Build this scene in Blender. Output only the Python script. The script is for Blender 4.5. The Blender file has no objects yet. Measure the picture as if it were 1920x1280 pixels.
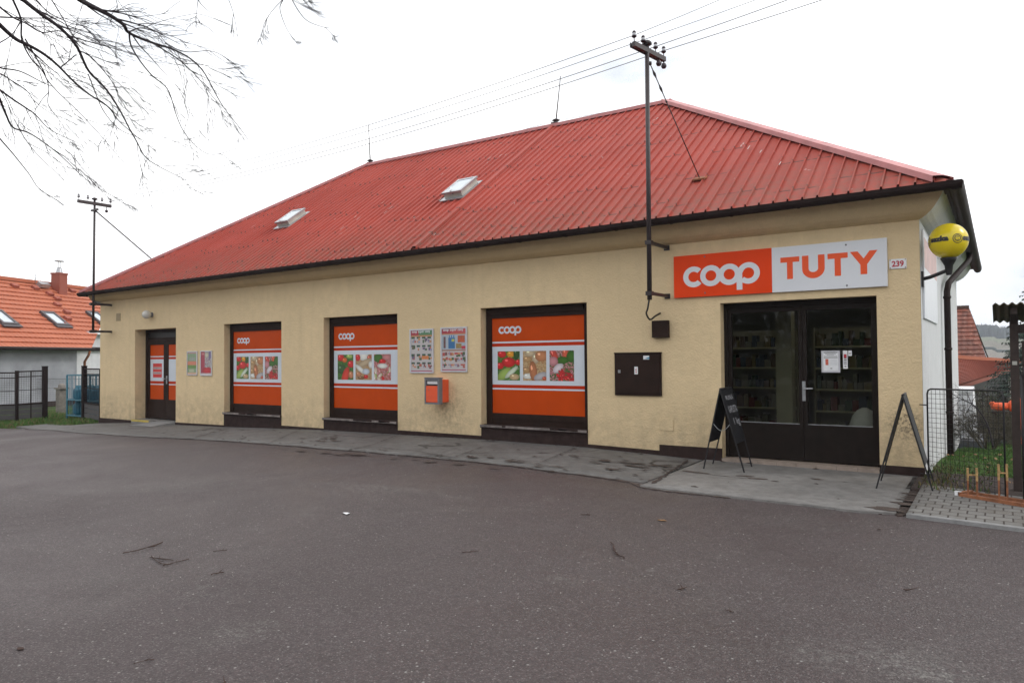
import bpy, bmesh, math, random
from math import sin, cos, pi, radians, atan2, sqrt
from mathutils import Vector, Matrix, noise
random.seed(7)
R = random.Random(11)
scn = bpy.context.scene
COL = scn.collection

# ------------------------------------------------------------------ camera geometry
FPX = 1345.0
yaw, pitch, roll = radians(34.2), radians(1.34), radians(-0.475)
FW = Vector((-sin(yaw)*cos(pitch), cos(yaw)*cos(pitch), sin(pitch)))
R0 = Vector((cos(yaw), sin(yaw), 0)); U0 = R0.cross(FW)
RT = R0*cos(roll)+U0*sin(roll); UP = -R0*sin(roll)+U0*cos(roll)
CAM = Vector((0, -10.6, 1.6))
def ray(x, y): return FW*FPX+RT*(x-960)-UP*(y-640)
def onY(x, y, Y=0.0): r = ray(x, y); return CAM+r*((Y-CAM.y)/r.y)
def onX(x, y, X): r = ray(x, y); return CAM+r*((X-CAM.x)/r.x)
def onZ(x, y, Z=0.0): r = ray(x, y); return CAM+r*((Z-CAM.z)/r.z)
def onP(x, y, p, n): r = ray(x, y); n = Vector(n); return CAM+r*((Vector(p)-CAM).dot(n)/r.dot(n))
def atD(x, y, d): return CAM+ray(x, y).normalized()*d

# ------------------------------------------------------------------ materials
MATS = {}
def newmat(name):
    m = bpy.data.materials.new(name); m.use_nodes = True
    nt = m.node_tree; b = nt.nodes['Principled BSDF']
    MATS[name] = m
    return m, nt, b
def N(nt, t, **kw):
    n = nt.nodes.new(t)
    for k, v in kw.items():
        if k.startswith('i_'):
            n.inputs[k[2:].replace('_', ' ')].default_value = v
        else: setattr(n, k, v)
    return n
def mixc(nt, fac, a, b, mode='MIX'):
    n = nt.nodes.new('ShaderNodeMix'); n.data_type = 'RGBA'; n.blend_type = mode
    for sock, v in ((0, fac), (6, a), (7, b)):
        if hasattr(v, 'is_output'): nt.links.new(v, n.inputs[sock])
        else: n.inputs[sock].default_value = v if sock == 0 else (*v, 1)
    return n.outputs[2]
def ramp(nt, src, p0, p1, c0=(0, 0, 0), c1=(1, 1, 1)):
    n = nt.nodes.new('ShaderNodeValToRGB'); e = n.color_ramp.elements
    e[0].position = p0; e[1].position = p1; e[0].color = (*c0, 1); e[1].color = (*c1, 1)
    nt.links.new(src, n.inputs[0]); return n.outputs[0]
def noi(nt, scale, vec=None, detail=4, rough=.55, dist=0):
    n = N(nt, 'ShaderNodeTexNoise'); n.inputs['Scale'].default_value = scale
    n.inputs['Detail'].default_value = detail; n.inputs['Roughness'].default_value = rough
    n.inputs['Distortion'].default_value = dist
    if vec is not None: nt.links.new(vec, n.inputs['Vector'])
    return n.outputs[0]
def math_(nt, op, a, b=0.0):
    n = nt.nodes.new('ShaderNodeMath'); n.operation = op
    for i, v in enumerate((a, b)):
        if hasattr(v, 'is_output'): nt.links.new(v, n.inputs[i])
        else: n.inputs[i].default_value = v
    return n.outputs[0]
def bump(nt, b, h, dist, strength=1.0):
    n = N(nt, 'ShaderNodeBump'); n.inputs['Distance'].default_value = dist; n.inputs['Strength'].default_value = strength
    nt.links.new(h, n.inputs['Height']); nt.links.new(n.outputs[0], b.inputs['Normal'])
def texco(nt, which='Object'):
    return N(nt, 'ShaderNodeTexCoord').outputs[which]
def mat(name, col, rough=.7, var=.18, vs=3.0, bmp=0, bs=40, metal=0, spec=.5, dark=None):
    m, nt, b = newmat(name)
    co = texco(nt)
    f = noi(nt, vs, co, 5)
    d = dark or tuple(c*(1-var) for c in col)
    l = tuple(min(1, c*(1+var*.8)) for c in col)
    nt.links.new(mixc(nt, ramp(nt, f, .3, .7), d, l), b.inputs['Base Color'])
    b.inputs['Roughness'].default_value = rough; b.inputs['Metallic'].default_value = metal
    b.inputs['Specular IOR Level'].default_value = spec
    if bmp: bump(nt, b, noi(nt, bs, co, 3), bmp)
    return m
BROWN = (.028, .017, .014)
m_brown = mat('brown_paint', (.026, .014, .0105), .6, .25, 6, .001, 30, spec=.12)
m_gutter = mat('gutter_metal', (.024, .015, .014), .6, .3, 4, spec=.12)
m_pole = mat('pole_metal', (.035, .026, .028), .5, .3, 5, .001, 60)
m_black = mat('black_metal', (.012, .011, .013), .5, .2, 8)
m_white = mat('white_plastic', (.78, .78, .78), .5, .05, 4)
m_sign_white = mat('sign_white', (.72, .74, .78), .35, .03, 2)
m_sign_orange = mat('sign_orange', (.80, .060, .008), .5, .06, 2, spec=.15)
m_film_orange = mat('film_orange', (.52, .062, .004), .5, .06, 3, spec=.1)
m_film_red = mat('film_red', (.48, .035, .01), .5, .05, 3, spec=.1)
m_film_white = mat('film_white', (.62, .67, .74), .4, .04, 3, spec=.2)
m_silver = mat('silver_frame', (.62, .62, .66), .35, .08, 5, metal=.3)
m_rust = mat('rusty_steel', (.26, .10, .045), .85, .4, 14, .003, 60)
m_wornpaint = mat('worn_yellow_paint', (.42, .26, .11), .8, .45, 20, .002, 60)
m_porc = mat('porcelain', (.55, .56, .6), .2, .1, 10)
m_insul = mat('brown_insulator', (.04, .022, .03), .2, .1, 10)
m_steel = mat('galvanised_steel', (.42, .43, .45), .4, .15, 10, metal=.7)
m_wire = mat('wire_metal', (.10, .095, .10), .5, .1, 4)
m_yellow = mat('lamp_yellow', (.80, .62, .02), .25, .06, 3)
m_postorange = mat('mailbox_orange', (.78, .10, .03), .4, .08, 5)
m_grey = mat('grey_plastic', (.17, .17, .19), .5, .12, 6)
m_concrete_old = mat('old_concrete', (.20, .18, .16), .9, .3, 8, .006, 30)
m_teal = mat('teal_metal', (.06, .20, .27), .45, .2, 6)
m_cyl = mat('cylinder_blue', (.03, .14, .21), .4, .3, 6)
m_ridge = mat('ridge_flashing', (.50, .20, .20), .5, .18, 3)
m_plinth = mat('plinth_brown', (.036, .022, .020), .8, .3, 8, .003, 40, spec=.15)
m_silledge = mat('worn_sill_edge', (.20, .17, .16), .6, .5, 9)
m_tile_step = mat('step_tile', (.30, .24, .20), .6, .2, 9)
m_yline = mat('yellow_line', (.55, .42, .08), .7, .3, 20)
m_bark = mat('bark', (.035, .027, .032), .9, .3, 12)
m_text_dark = mat('dark_print', (.02, .02, .02), .5, 0)
m_text_red = mat('red_print', (.45, .03, .05), .5, 0)
m_text_orange = mat('orange_print', (.85, .09, .012), .4, 0)
m_chalk = mat('chalk', (.42, .42, .45), .9, .3, 40)
m_board = mat('chalkboard', (.010, .010, .013), .6, .3, 8)
m_interior = mat('interior_wall', (.42, .40, .30), .8, .1, 2)
m_intfloor = mat('interior_floor', (.22, .21, .19), .4, .1, 2)
m_shelf = mat('shelf_metal', (.60, .58, .42), .5, .05, 2)
m_darkwood = mat('dark_wood', (.040, .026, .022), .8, .35, 8, .003, 40)
m_shed_white = mat('shed_white', (.78, .79, .82), .5, .04, 2)
m_slate = mat('slate_slab', (.09, .095, .11), .7, .2, 5)
m_tarp = mat('orange_tarp', (.85, .11, .02), .6, .25, 12, .01, 14)
m_mulch = mat('mulch', (.040, .026, .021), 1, .6, 18, .02, 30)
m_twig = mat('dead_wood', (.05, .028, .022), .95, .3, 30)
m_door = mat('door_brown', (.015, .0105, .0085), .6, .25, 6, .001, 30, spec=.12)
m_dirt = mat('rotted_leaf_dirt', (.062, .043, .035), 1, .5, 12, .01, 30)
m_leaf = mat('dry_leaf', (.20, .11, .05), .9, .4, 30)
m_paper = mat('paper', (.75, .76, .78), .8, .05, 20)
m_housewall = mat('grey_render', (.30, .31, .34), .9, .22, 1.2, .003, 50)
m_conifer = mat('conifer_needles', (.018, .035, .026), .8, .4, 3)
m_conifer2 = mat('needle_light', (.035, .060, .040), .8, .4, 3)
m_forest = mat('forest', (.030, .045, .040), .9, .4, .05)
m_skyglass = mat('roof_window_glass', (.50, .56, .62), .15, .1, 2)
m_lampglass = mat('wall_lamp_glass', (.62, .60, .56), .2, .05, 4)

# rough plaster, with the stains that belong to the wall itself
def plaster(name, col, stains=(), bdist=.006):
    m, nt, b = newmat(name); co = texco(nt)
    f1 = noi(nt, .45, co, 4); f2 = noi(nt, 5, co, 6, .65); f3 = noi(nt, 60, co, 2)
    c = mixc(nt, ramp(nt, f1, .35, .65), tuple(x*.93 for x in col), tuple(x*1.05 for x in col))
    c = mixc(nt, ramp(nt, f2, .35, .75), c, tuple(x*.90 for x in col))
    c = mixc(nt, math_(nt, 'MULTIPLY', ramp(nt, f3, .52, .75), .25), c, tuple(x*.6 for x in col))
    # rain runs below the cornice and repaired patches
    mpv = N(nt, 'ShaderNodeMapping'); nt.links.new(co, mpv.inputs[0]); mpv.inputs['Scale'].default_value = (3.2, 3.2, .22)
    run = ramp(nt, noi(nt, 1.6, mpv.outputs[0], 4, .6), .54, .70)
    c = mixc(nt, math_(nt, 'MULTIPLY', run, .16), c, tuple(x*.66 for x in col))
    c = mixc(nt, math_(nt, 'MULTIPLY', ramp(nt, noi(nt, 1.1, co, 2, .4), .56, .60), .14), c, tuple(x*.8 for x in col))
    # splash dirt low on the wall
    sep = N(nt, 'ShaderNodeSeparateXYZ'); nt.links.new(co, sep.inputs[0])
    low = N(nt, 'ShaderNodeMapRange'); nt.links.new(sep.outputs[2], low.inputs[0])
    low.inputs[1].default_value = .9; low.inputs[2].default_value = 0; low.inputs[3].default_value = 0; low.inputs[4].default_value = .38
    c = mixc(nt, math_(nt, 'MULTIPLY', low.outputs[0], ramp(nt, f2, .3, .6)), c, (.16, .13, .10))
    for (px, pz, r, amt, scol, sc) in stains:
        v = N(nt, 'ShaderNodeVectorMath'); v.operation = 'DISTANCE'
        nt.links.new(co, v.inputs[0]); v.inputs[1].default_value = (px+21.8, 0, pz)
        mr = N(nt, 'ShaderNodeMapRange'); nt.links.new(v.outputs['Value'], mr.inputs[0])
        mr.inputs[1].default_value = r; mr.inputs[2].default_value = r*.2; mr.inputs[3].default_value = 0; mr.inputs[4].default_value = 1
        nn = ramp(nt, noi(nt, sc, co, 5, .7), .45, .62)
        c = mixc(nt, math_(nt, 'MULTIPLY', math_(nt, 'MULTIPLY', mr.outputs[0], nn), amt), c, scol)
    nt.links.new(c, b.inputs['Base Color']); b.inputs['Roughness'].default_value = .95
    b.inputs['Specular IOR Level'].default_value = .2
    h = math_(nt, 'ADD', noi(nt, 34, co, 4, .65), math_(nt, 'MULTIPLY', noi(nt, 9, co, 2), .8))
    bump(nt, b, h, bdist*2.0, 1)
    return m
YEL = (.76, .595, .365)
m_plaster = plaster('yellow_plaster', YEL, [(-8.75, .75, .55, .45, (.17, .13, .09), 14), (-8.6, .45, .5, .3, (.2, .16, .12), 10),
    (-1.02, .72, .28, .85, (.05, .04, .035), 24), (-1.05, .55, .45, .35, (.14, .11, .09), 12), (-21.2, .25, .6, .35, (.2, .17, .13), 9),
    (-4.0, .35, .7, .18, (.2, .17, .13), 9), (-9.3, .3, .8, .25, (.2, .17, .13), 9)])
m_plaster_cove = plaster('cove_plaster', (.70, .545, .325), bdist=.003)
m_plaster_white = plaster('white_plaster', (.66, .67, .69), bdist=.004)

# asphalt, with its pale scuffs and brown damp spots
ASPH = []
for px_, py_, rr_, am_ in ((480, 1190, .22, .8), (1055, 1096, .20, .8), (1535, 1232, .28, .8), (1690, 1250, .40, .7), (1760, 1275, .3, .8), (1330, 1135, .3, .3), (400, 1200, .3, .4), (700, 930, .9, .4), (340, 920, 1.0, .4), (1050, 905, 1.0, .45), (1270, 925, .8, .4), (1500, 985, .5, .3), (320, 1060, .35, -.7), (1100, 1000, 1.2, -.35), (620, 1110, .8, -.4), (900, 1200, .6, -.4), (1400, 1180, .6, -.35)):
    q_ = onZ(px_, py_, -.05); ASPH.append((q_.x, q_.y, rr_, am_))
def asphalt():
    m, nt, b = newmat('asphalt'); co = texco(nt)
    big = noi(nt, .30, co, 6, .65, .6); mid = noi(nt, 2.2, co, 6, .7)
    c = mixc(nt, ramp(nt, big, .36, .64), (.058, .036, .037), (.076, .056, .058))
    c = mixc(nt, math_(nt, 'MULTIPLY', ramp(nt, noi(nt, .9, co, 6, .75, 1.2), .5, .68), .55), c, (.088, .073, .074))
    c = mixc(nt, ramp(nt, mid, .42, .75), c, (.050, .034, .033))
    cg = noi(nt, 20, co, 6, .8); c = mixc(nt, math_(nt, 'MULTIPLY', ramp(nt, cg, .50, .66), .6), c, (.034, .024, .025)); c = mixc(nt, math_(nt, 'MULTIPLY', ramp(nt, noi(nt, 27, co, 5, .8), .52, .66), .5), c, (.135, .115, .112))
    for (sx_, sy_, rr_, am_) in ASPH:
        v = N(nt, 'ShaderNodeVectorMath'); v.operation = 'DISTANCE'; nt.links.new(co, v.inputs[0]); v.inputs[1].default_value = (sx_, sy_, -.05)
        mr = N(nt, 'ShaderNodeMapRange'); nt.links.new(v.outputs['Value'], mr.inputs[0]); mr.inputs[1].default_value = rr_; mr.inputs[2].default_value = rr_*.1; mr.inputs[3].default_value = 0; mr.inputs[4].default_value = 1
        c = mixc(nt, math_(nt, 'MULTIPLY', math_(nt, 'MULTIPLY', mr.outputs[0], ramp(nt, noi(nt, 16, co, 5, .8), .44, .62)), abs(am_)), c, (.20, .195, .18) if am_ > 0 else (.035, .022, .022))
    gr = math_(nt, 'ADD', math_(nt, 'MULTIPLY', noi(nt, 48, co, 3, .7), .9), math_(nt, 'MULTIPLY', noi(nt, 130, co, 2), .6))
    c = mixc(nt, math_(nt, 'MULTIPLY', ramp(nt, gr, .62, .80), .75), c, (.030, .022, .023)); c = mixc(nt, math_(nt, 'MULTIPLY', ramp(nt, gr, .78, .66), 0), c, (.1, .1, .1))
    gr2 = noi(nt, 64, co, 3, .75); c = mixc(nt, math_(nt, 'MULTIPLY', ramp(nt, gr2, .56, .70), .7), c, (.150, .135, .132))
    # pale worn patches
    pt = math_(nt, 'MULTIPLY', ramp(nt, noi(nt, .55, co, 5, .75, 1), .60, .74), ramp(nt, noi(nt, 13, co, 4, .7), .45, .7))
    c = mixc(nt, math_(nt, 'MULTIPLY', pt, .75), c, (.17, .165, .155))
    vo = N(nt, 'ShaderNodeTexVoronoi'); vo.inputs['Scale'].default_value = 75; nt.links.new(co, vo.inputs['Vector'])
    st = ramp(nt, vo.outputs['Distance'], .12, .5, (1, 1, 1), (0, 0, 0))
    hs = N(nt, 'ShaderNodeSeparateColor'); nt.links.new(vo.outputs['Color'], hs.inputs[0])
    pick = ramp(nt, hs.outputs[0], .55, .95)
    c = mixc(nt, math_(nt, 'MULTIPLY', math_(nt, 'MULTIPLY', st, pick), .8), c, (.22, .20, .195))
    pick3 = ramp(nt, hs.outputs[1], .70, .95)
    c = mixc(nt, math_(nt, 'MULTIPLY', math_(nt, 'MULTIPLY', st, pick3), .85), c, (.010, .008, .009))
    vo2 = N(nt, 'ShaderNodeTexVoronoi'); vo2.inputs['Scale'].default_value = 24; nt.links.new(co, vo2.inputs['Vector'])
    s2 = ramp(nt, vo2.outputs['Distance'], .10, .24, (1, 1, 1), (0, 0, 0))
    h2 = N(nt, 'ShaderNodeSeparateColor'); nt.links.new(vo2.outputs['Color'], h2.inputs[0])
    c = mixc(nt, math_(nt, 'MULTIPLY', s2, ramp(nt, h2.outputs[1], .86, .9)), c, (.26, .25, .24))
    c = mixc(nt, math_(nt, 'MULTIPLY', s2, ramp(nt, h2.outputs[2], .66, .74)), c, (.012, .010, .010))
    nt.links.new(c, b.inputs['Base Color'])
    b.inputs['Specular IOR Level'].default_value = .5
    nt.links.new(ramp(nt, big, .3, .75, (.42,)*3, (.80,)*3), b.inputs['Roughness'])
    h = math_(nt, 'ADD', vo.outputs['Distance'], noi(nt, 160, co, 2))
    bump(nt, b, h, .005, .9)
asphalt(); m_asphalt = MATS['asphalt']

def concrete(name, c0, c1, crack=True):
    m, nt, b = newmat(name); co = texco(nt)
    big = noi(nt, .8, co, 6, .65); mid = noi(nt, 7, co, 6, .7)
    c = mixc(nt, ramp(nt, big, .35, .65), c0, c1)
    c = mixc(nt, ramp(nt, mid, .4, .8), c, tuple(x*.62 for x in c0))
    if crack:
        # damp moss and dirt lying in blotches
        d = math_(nt, 'MULTIPLY', ramp(nt, noi(nt, 1.3, co, 6, .7, .8), .56, .66), ramp(nt, noi(nt, 9, co, 5, .75), .48, .60))
        c = mixc(nt, math_(nt, 'MULTIPLY', d, .85), c, (.040, .030, .027))
        mp = N(nt, 'ShaderNodeMapping'); nt.links.new(co, mp.inputs[0]); mp.inputs['Scale'].default_value = (.55, .9, 1)
        nn = N(nt, 'ShaderNodeTexNoise'); nn.inputs['Scale'].default_value = 2.5; nt.links.new(mp.outputs[0], nn.inputs['Vector'])
        add = N(nt, 'ShaderNodeMix'); add.data_type = 'VECTOR'; add.inputs[0].default_value = .25
        nt.links.new(mp.outputs[0], add.inputs[4]); nt.links.new(nn.outputs['Color'], add.inputs[5])
        vo = N(nt, 'ShaderNodeTexVoronoi', feature='DISTANCE_TO_EDGE'); vo.inputs['Scale'].default_value = 1.1
        nt.links.new(add.outputs[1], vo.inputs['Vector'])
        ck = ramp(nt, vo.outputs['Distance'], .004, .014, (1, 1, 1), (0, 0, 0))
        ck = math_(nt, 'MULTIPLY', ck, ramp(nt, noi(nt, 1.1, co, 2), .45, .55))
        c = mixc(nt, ck, c, (.03, .025, .022))
    nt.links.new(c, b.inputs['Base Color']); b.inputs['Roughness'].default_value = .75
    bump(nt, b, noi(nt, 45, co, 5, .7), .006, .8)
    return m
m_conc = concrete('pavement_concrete', (.112, .106, .102), (.165, .160, .155))
m_conc2 = concrete('smooth_concrete', (.160, .152, .145), (.21, .204, .198), False)
m_kerb = concrete('kerb_concrete', (.22, .22, .22), (.28, .28, .28), False)

def roofmat():
    m, nt, b = newmat('red_sheet_roof'); co = texco(nt)
    big = noi(nt, .5, co, 5, .6); mid = noi(nt, 4, co, 5, .7)
    c = mixc(nt, ramp(nt, big, .3, .7), (.30, .040, .025), (.41, .066, .044))
    c = mixc(nt, math_(nt, 'MULTIPLY', ramp(nt, mid, .45, .8), .6), c, (.24, .045, .04))
    sep = N(nt, 'ShaderNodeSeparateXYZ'); nt.links.new(co, sep.inputs[0])
    # each pan its own tone
    wn = N(nt, 'ShaderNodeTexWhiteNoise', noise_dimensions='2D')
    cmb = N(nt, 'ShaderNodeCombineXYZ')
    px = math_(nt, 'FLOOR', math_(nt, 'DIVIDE', math_(nt, 'SUBTRACT', sep.outputs[0], 21.37), .19))
    off = math_(nt, 'MULTIPLY', math_(nt, 'MODULO', math_(nt, 'ABSOLUTE', math_(nt, 'FLOOR', math_(nt, 'DIVIDE', px, 4))), 2), .16)
    py = math_(nt, 'DIVIDE', math_(nt, 'ADD', sep.outputs[1], off), .87)
    nt.links.new(px, cmb.inputs[0]); nt.links.new(math_(nt, 'FLOOR', py), cmb.inputs[1])
    nt.links.new(cmb.outputs[0], wn.inputs['Vector'])
    c = mixc(nt, math_(nt, 'MULTIPLY', wn.outputs['Value'], .45), c, (.40, .085, .066))
    fr = math_(nt, 'FRACT', py)
    ln = ramp(nt, fr, .026, .042, (1, 1, 1), (0, 0, 0))
    brk = ramp(nt, noi(nt, 3.0, co, 3), .42, .52)
    c = mixc(nt, math_(nt, 'MULTIPLY', math_(nt, 'MULTIPLY', ln, brk), .85), c, (.05, .022, .02))
    # lichen towards the eave, chalky scuffs
    ev = N(nt, 'ShaderNodeMapRange'); nt.links.new(sep.outputs[1], ev.inputs[0])
    ev.inputs[1].default_value = 1.1; ev.inputs[2].default_value = -.5; ev.inputs[3].default_value = 0; ev.inputs[4].default_value = .75
    c = mixc(nt, math_(nt, 'MULTIPLY', ev.outputs[0], ramp(nt, noi(nt, 9, co, 5, .7), .35, .65)), c, (.16, .10, .075))
    sc = math_(nt, 'MULTIPLY', ramp(nt, noi(nt, 6, co, 3, .5, 1), .72, .76), .7)
    c = mixc(nt, sc, c, (.55, .40, .38))
    nt.links.new(c, b.inputs['Base Color']); b.inputs['Roughness'].default_value = .55
    b.inputs['Specular IOR Level'].default_value = .18
roofmat(); m_roof = MATS['red_sheet_roof']

def tilemat(name, c0, c1, course, gap):
    m, nt, b = newmat(name); uv = texco(nt, 'UV')
    mp = N(nt, 'ShaderNodeSeparateXYZ'); nt.links.new(uv, mp.inputs[0])
    v = math_(nt, 'FRACT', math_(nt, 'DIVIDE', mp.outputs[1], course))
    u = math_(nt, 'FRACT', math_(nt, 'DIVIDE', mp.outputs[0], .24))
    c = mixc(nt, ramp(nt, noi(nt, .6, uv, 5, .7), .3, .7), c0, c1)
    c = mixc(nt, math_(nt, 'MULTIPLY', ramp(nt, noi(nt, 9, uv, 3), .45, .7), .5), c, tuple(x*.7 for x in c0))
    wn = N(nt, 'ShaderNodeTexWhiteNoise', noise_dimensions='2D'); cb = N(nt, 'ShaderNodeCombineXYZ')
    nt.links.new(math_(nt, 'FLOOR', math_(nt, 'DIVIDE', mp.outputs[0], .24)), cb.inputs[0]); nt.links.new(math_(nt, 'FLOOR', math_(nt, 'DIVIDE', mp.outputs[1], course)), cb.inputs[1]); nt.links.new(cb.outputs[0], wn.inputs['Vector'])
    c = mixc(nt, math_(nt, 'MULTIPLY', wn.outputs['Value'], .55 if 'old' in name else .18), c, tuple(x*.55 for x in c0))
    if 'old' in name:
        age = N(nt, 'ShaderNodeMapRange'); nt.links.new(mp.outputs[1], age.inputs[0]); age.inputs[1].default_value = 4.2; age.inputs[2].default_value = 1.2
        c = mixc(nt, math_(nt, 'MULTIPLY', age.outputs[0], .8), c, (.055, .035, .028))
        c = mixc(nt, math_(nt, 'MULTIPLY', ramp(nt, noi(nt, 7, uv, 2), .62, .68), .6), c, (.40, .22, .15))
    nt.links.new(c, b.inputs['Base Color']); b.inputs['Roughness'].default_value = .7
    h = math_(nt, 'ADD', math_(nt, 'MULTIPLY', v, -1.0), math_(nt, 'MULTIPLY', math_(nt, 'SINE', math_(nt, 'MULTIPLY', u, 2*pi)), .35))
    bump(nt, b, h, gap, 1)
    return m
m_tile_new = tilemat('orange_tiles', (.41, .110, .050), (.50, .15, .072), .36, .035)
m_tile_old = tilemat('old_red_tiles', (.12, .042, .030), (.30, .075, .038), .36, .05)
m_tile_low = tilemat('lower_red_tiles', (.26, .065, .040), (.34, .09, .055), .33, .02)

def pavers():
    m, nt, b = newmat('paving_blocks'); co = texco(nt)
    br = N(nt, 'ShaderNodeTexBrick'); nt.links.new(co, br.inputs['Vector'])
    br.inputs['Scale'].default_value = 1; br.inputs['Brick Width'].default_value = .150; br.inputs['Row Height'].default_value = .165
    br.inputs['Mortar Size'].default_value = .008; br.inputs['Mortar Smooth'].default_value = .2
    br.inputs['Color1'].default_value = (.150, .145, .138, 1); br.inputs['Color2'].default_value = (.195, .19, .18, 1)
    br.inputs['Mortar'].default_value = (.035, .026, .022, 1)
    c = mixc(nt, math_(nt, 'MULTIPLY', ramp(nt, noi(nt, 14, co, 5, .7), .4, .7), .4), br.outputs['Color'], (.12, .11, .10))
    c = mixc(nt, math_(nt, 'MULTIPLY', ramp(nt, noi(nt, 1.8, co, 4), .5, .66), .55), c, (.10, .085, .07))
    nt.links.new(c, b.inputs['Base Color']); b.inputs['Roughness'].default_value = .85
    bump(nt, b, math_(nt, 'SUBTRACT', math_(nt, 'MULTIPLY', noi(nt, 60, co, 3), .3), br.outputs['Fac']), .008)
pavers(); m_pavers = MATS['paving_blocks']

def groundmat():
    m, nt, b = newmat('field_ground'); co = texco(nt)
    sep = N(nt, 'ShaderNodeSeparateXYZ'); nt.links.new(co, sep.inputs[0])
    c = mixc(nt, ramp(nt, noi(nt, 2.5, co, 6, .7), .35, .65), (.045, .085, .022), (.075, .12, .035))
    c = mixc(nt, ramp(nt, noi(nt, .7, co, 5, .7), .5, .62), c, (.075, .060, .040))
    far = mixc(nt, ramp(nt, noi(nt, .012, co, 4, .6), .4, .6), (.15, .13, .105), (.125, .14, .085))
    # strip fields across the far slope
    st = ramp(nt, math_(nt, 'SINE', math_(nt, 'ADD', math_(nt, 'MULTIPLY', sep.outputs[1], .021), math_(nt, 'MULTIPLY', sep.outputs[0], .004))), .35, .45)
    far = mixc(nt, math_(nt, 'MULTIPLY', st, .7), far, (.20, .175, .155))
    fm = N(nt, 'ShaderNodeMapRange'); nt.links.new(sep.outputs[1], fm.inputs[0]); fm.inputs[1].default_value = 60; fm.inputs[2].default_value = 90
    c = mixc(nt, fm.outputs[0], c, far)
    nt.links.new(c, b.inputs['Base Color']); b.inputs['Roughness'].default_value = 1
    b.inputs['Specular IOR Level'].default_value = .1
    bump(nt, b, noi(nt, 30, co, 4), .02)
groundmat(); m_ground = MATS['field_ground']

def vcolmat(name, rough=.35):
    m, nt, b = newmat(name)
    a = N(nt, 'ShaderNodeVertexColor', layer_name='Col')
    nt.links.new(a.outputs[0], b.inputs['Base Color']); b.inputs['Roughness'].default_value = rough
    b.inputs['Specular IOR Level'].default_value = .4
    return m
m_print = vcolmat('printed_picture'); m_vgrass = vcolmat('grass_blades', .8)
def glassmat():
    m, nt, b = newmat('shop_glass')
    out = [n for n in nt.nodes if n.type == 'OUTPUT_MATERIAL'][0]
    tr = N(nt, 'ShaderNodeBsdfTransparent'); tr.inputs[0].default_value = (.58, .60, .54, 1)
    gl = N(nt, 'ShaderNodeBsdfGlossy'); gl.inputs['Roughness'].default_value = .02; gl.inputs[0].default_value = (1, 1, 1, 1)
    fr = N(nt, 'ShaderNodeFresnel'); fr.inputs[0].default_value = 1.38
    mx = N(nt, 'ShaderNodeMixShader'); nt.links.new(fr.outputs[0], mx.inputs[0])
    nt.links.new(tr.outputs[0], mx.inputs[1]); nt.links.new(gl.outputs[0], mx.inputs[2])
    nt.links.new(mx.outputs[0], out.inputs[0]); nt.nodes.remove(b)
    return m
m_glass = glassmat()

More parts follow.
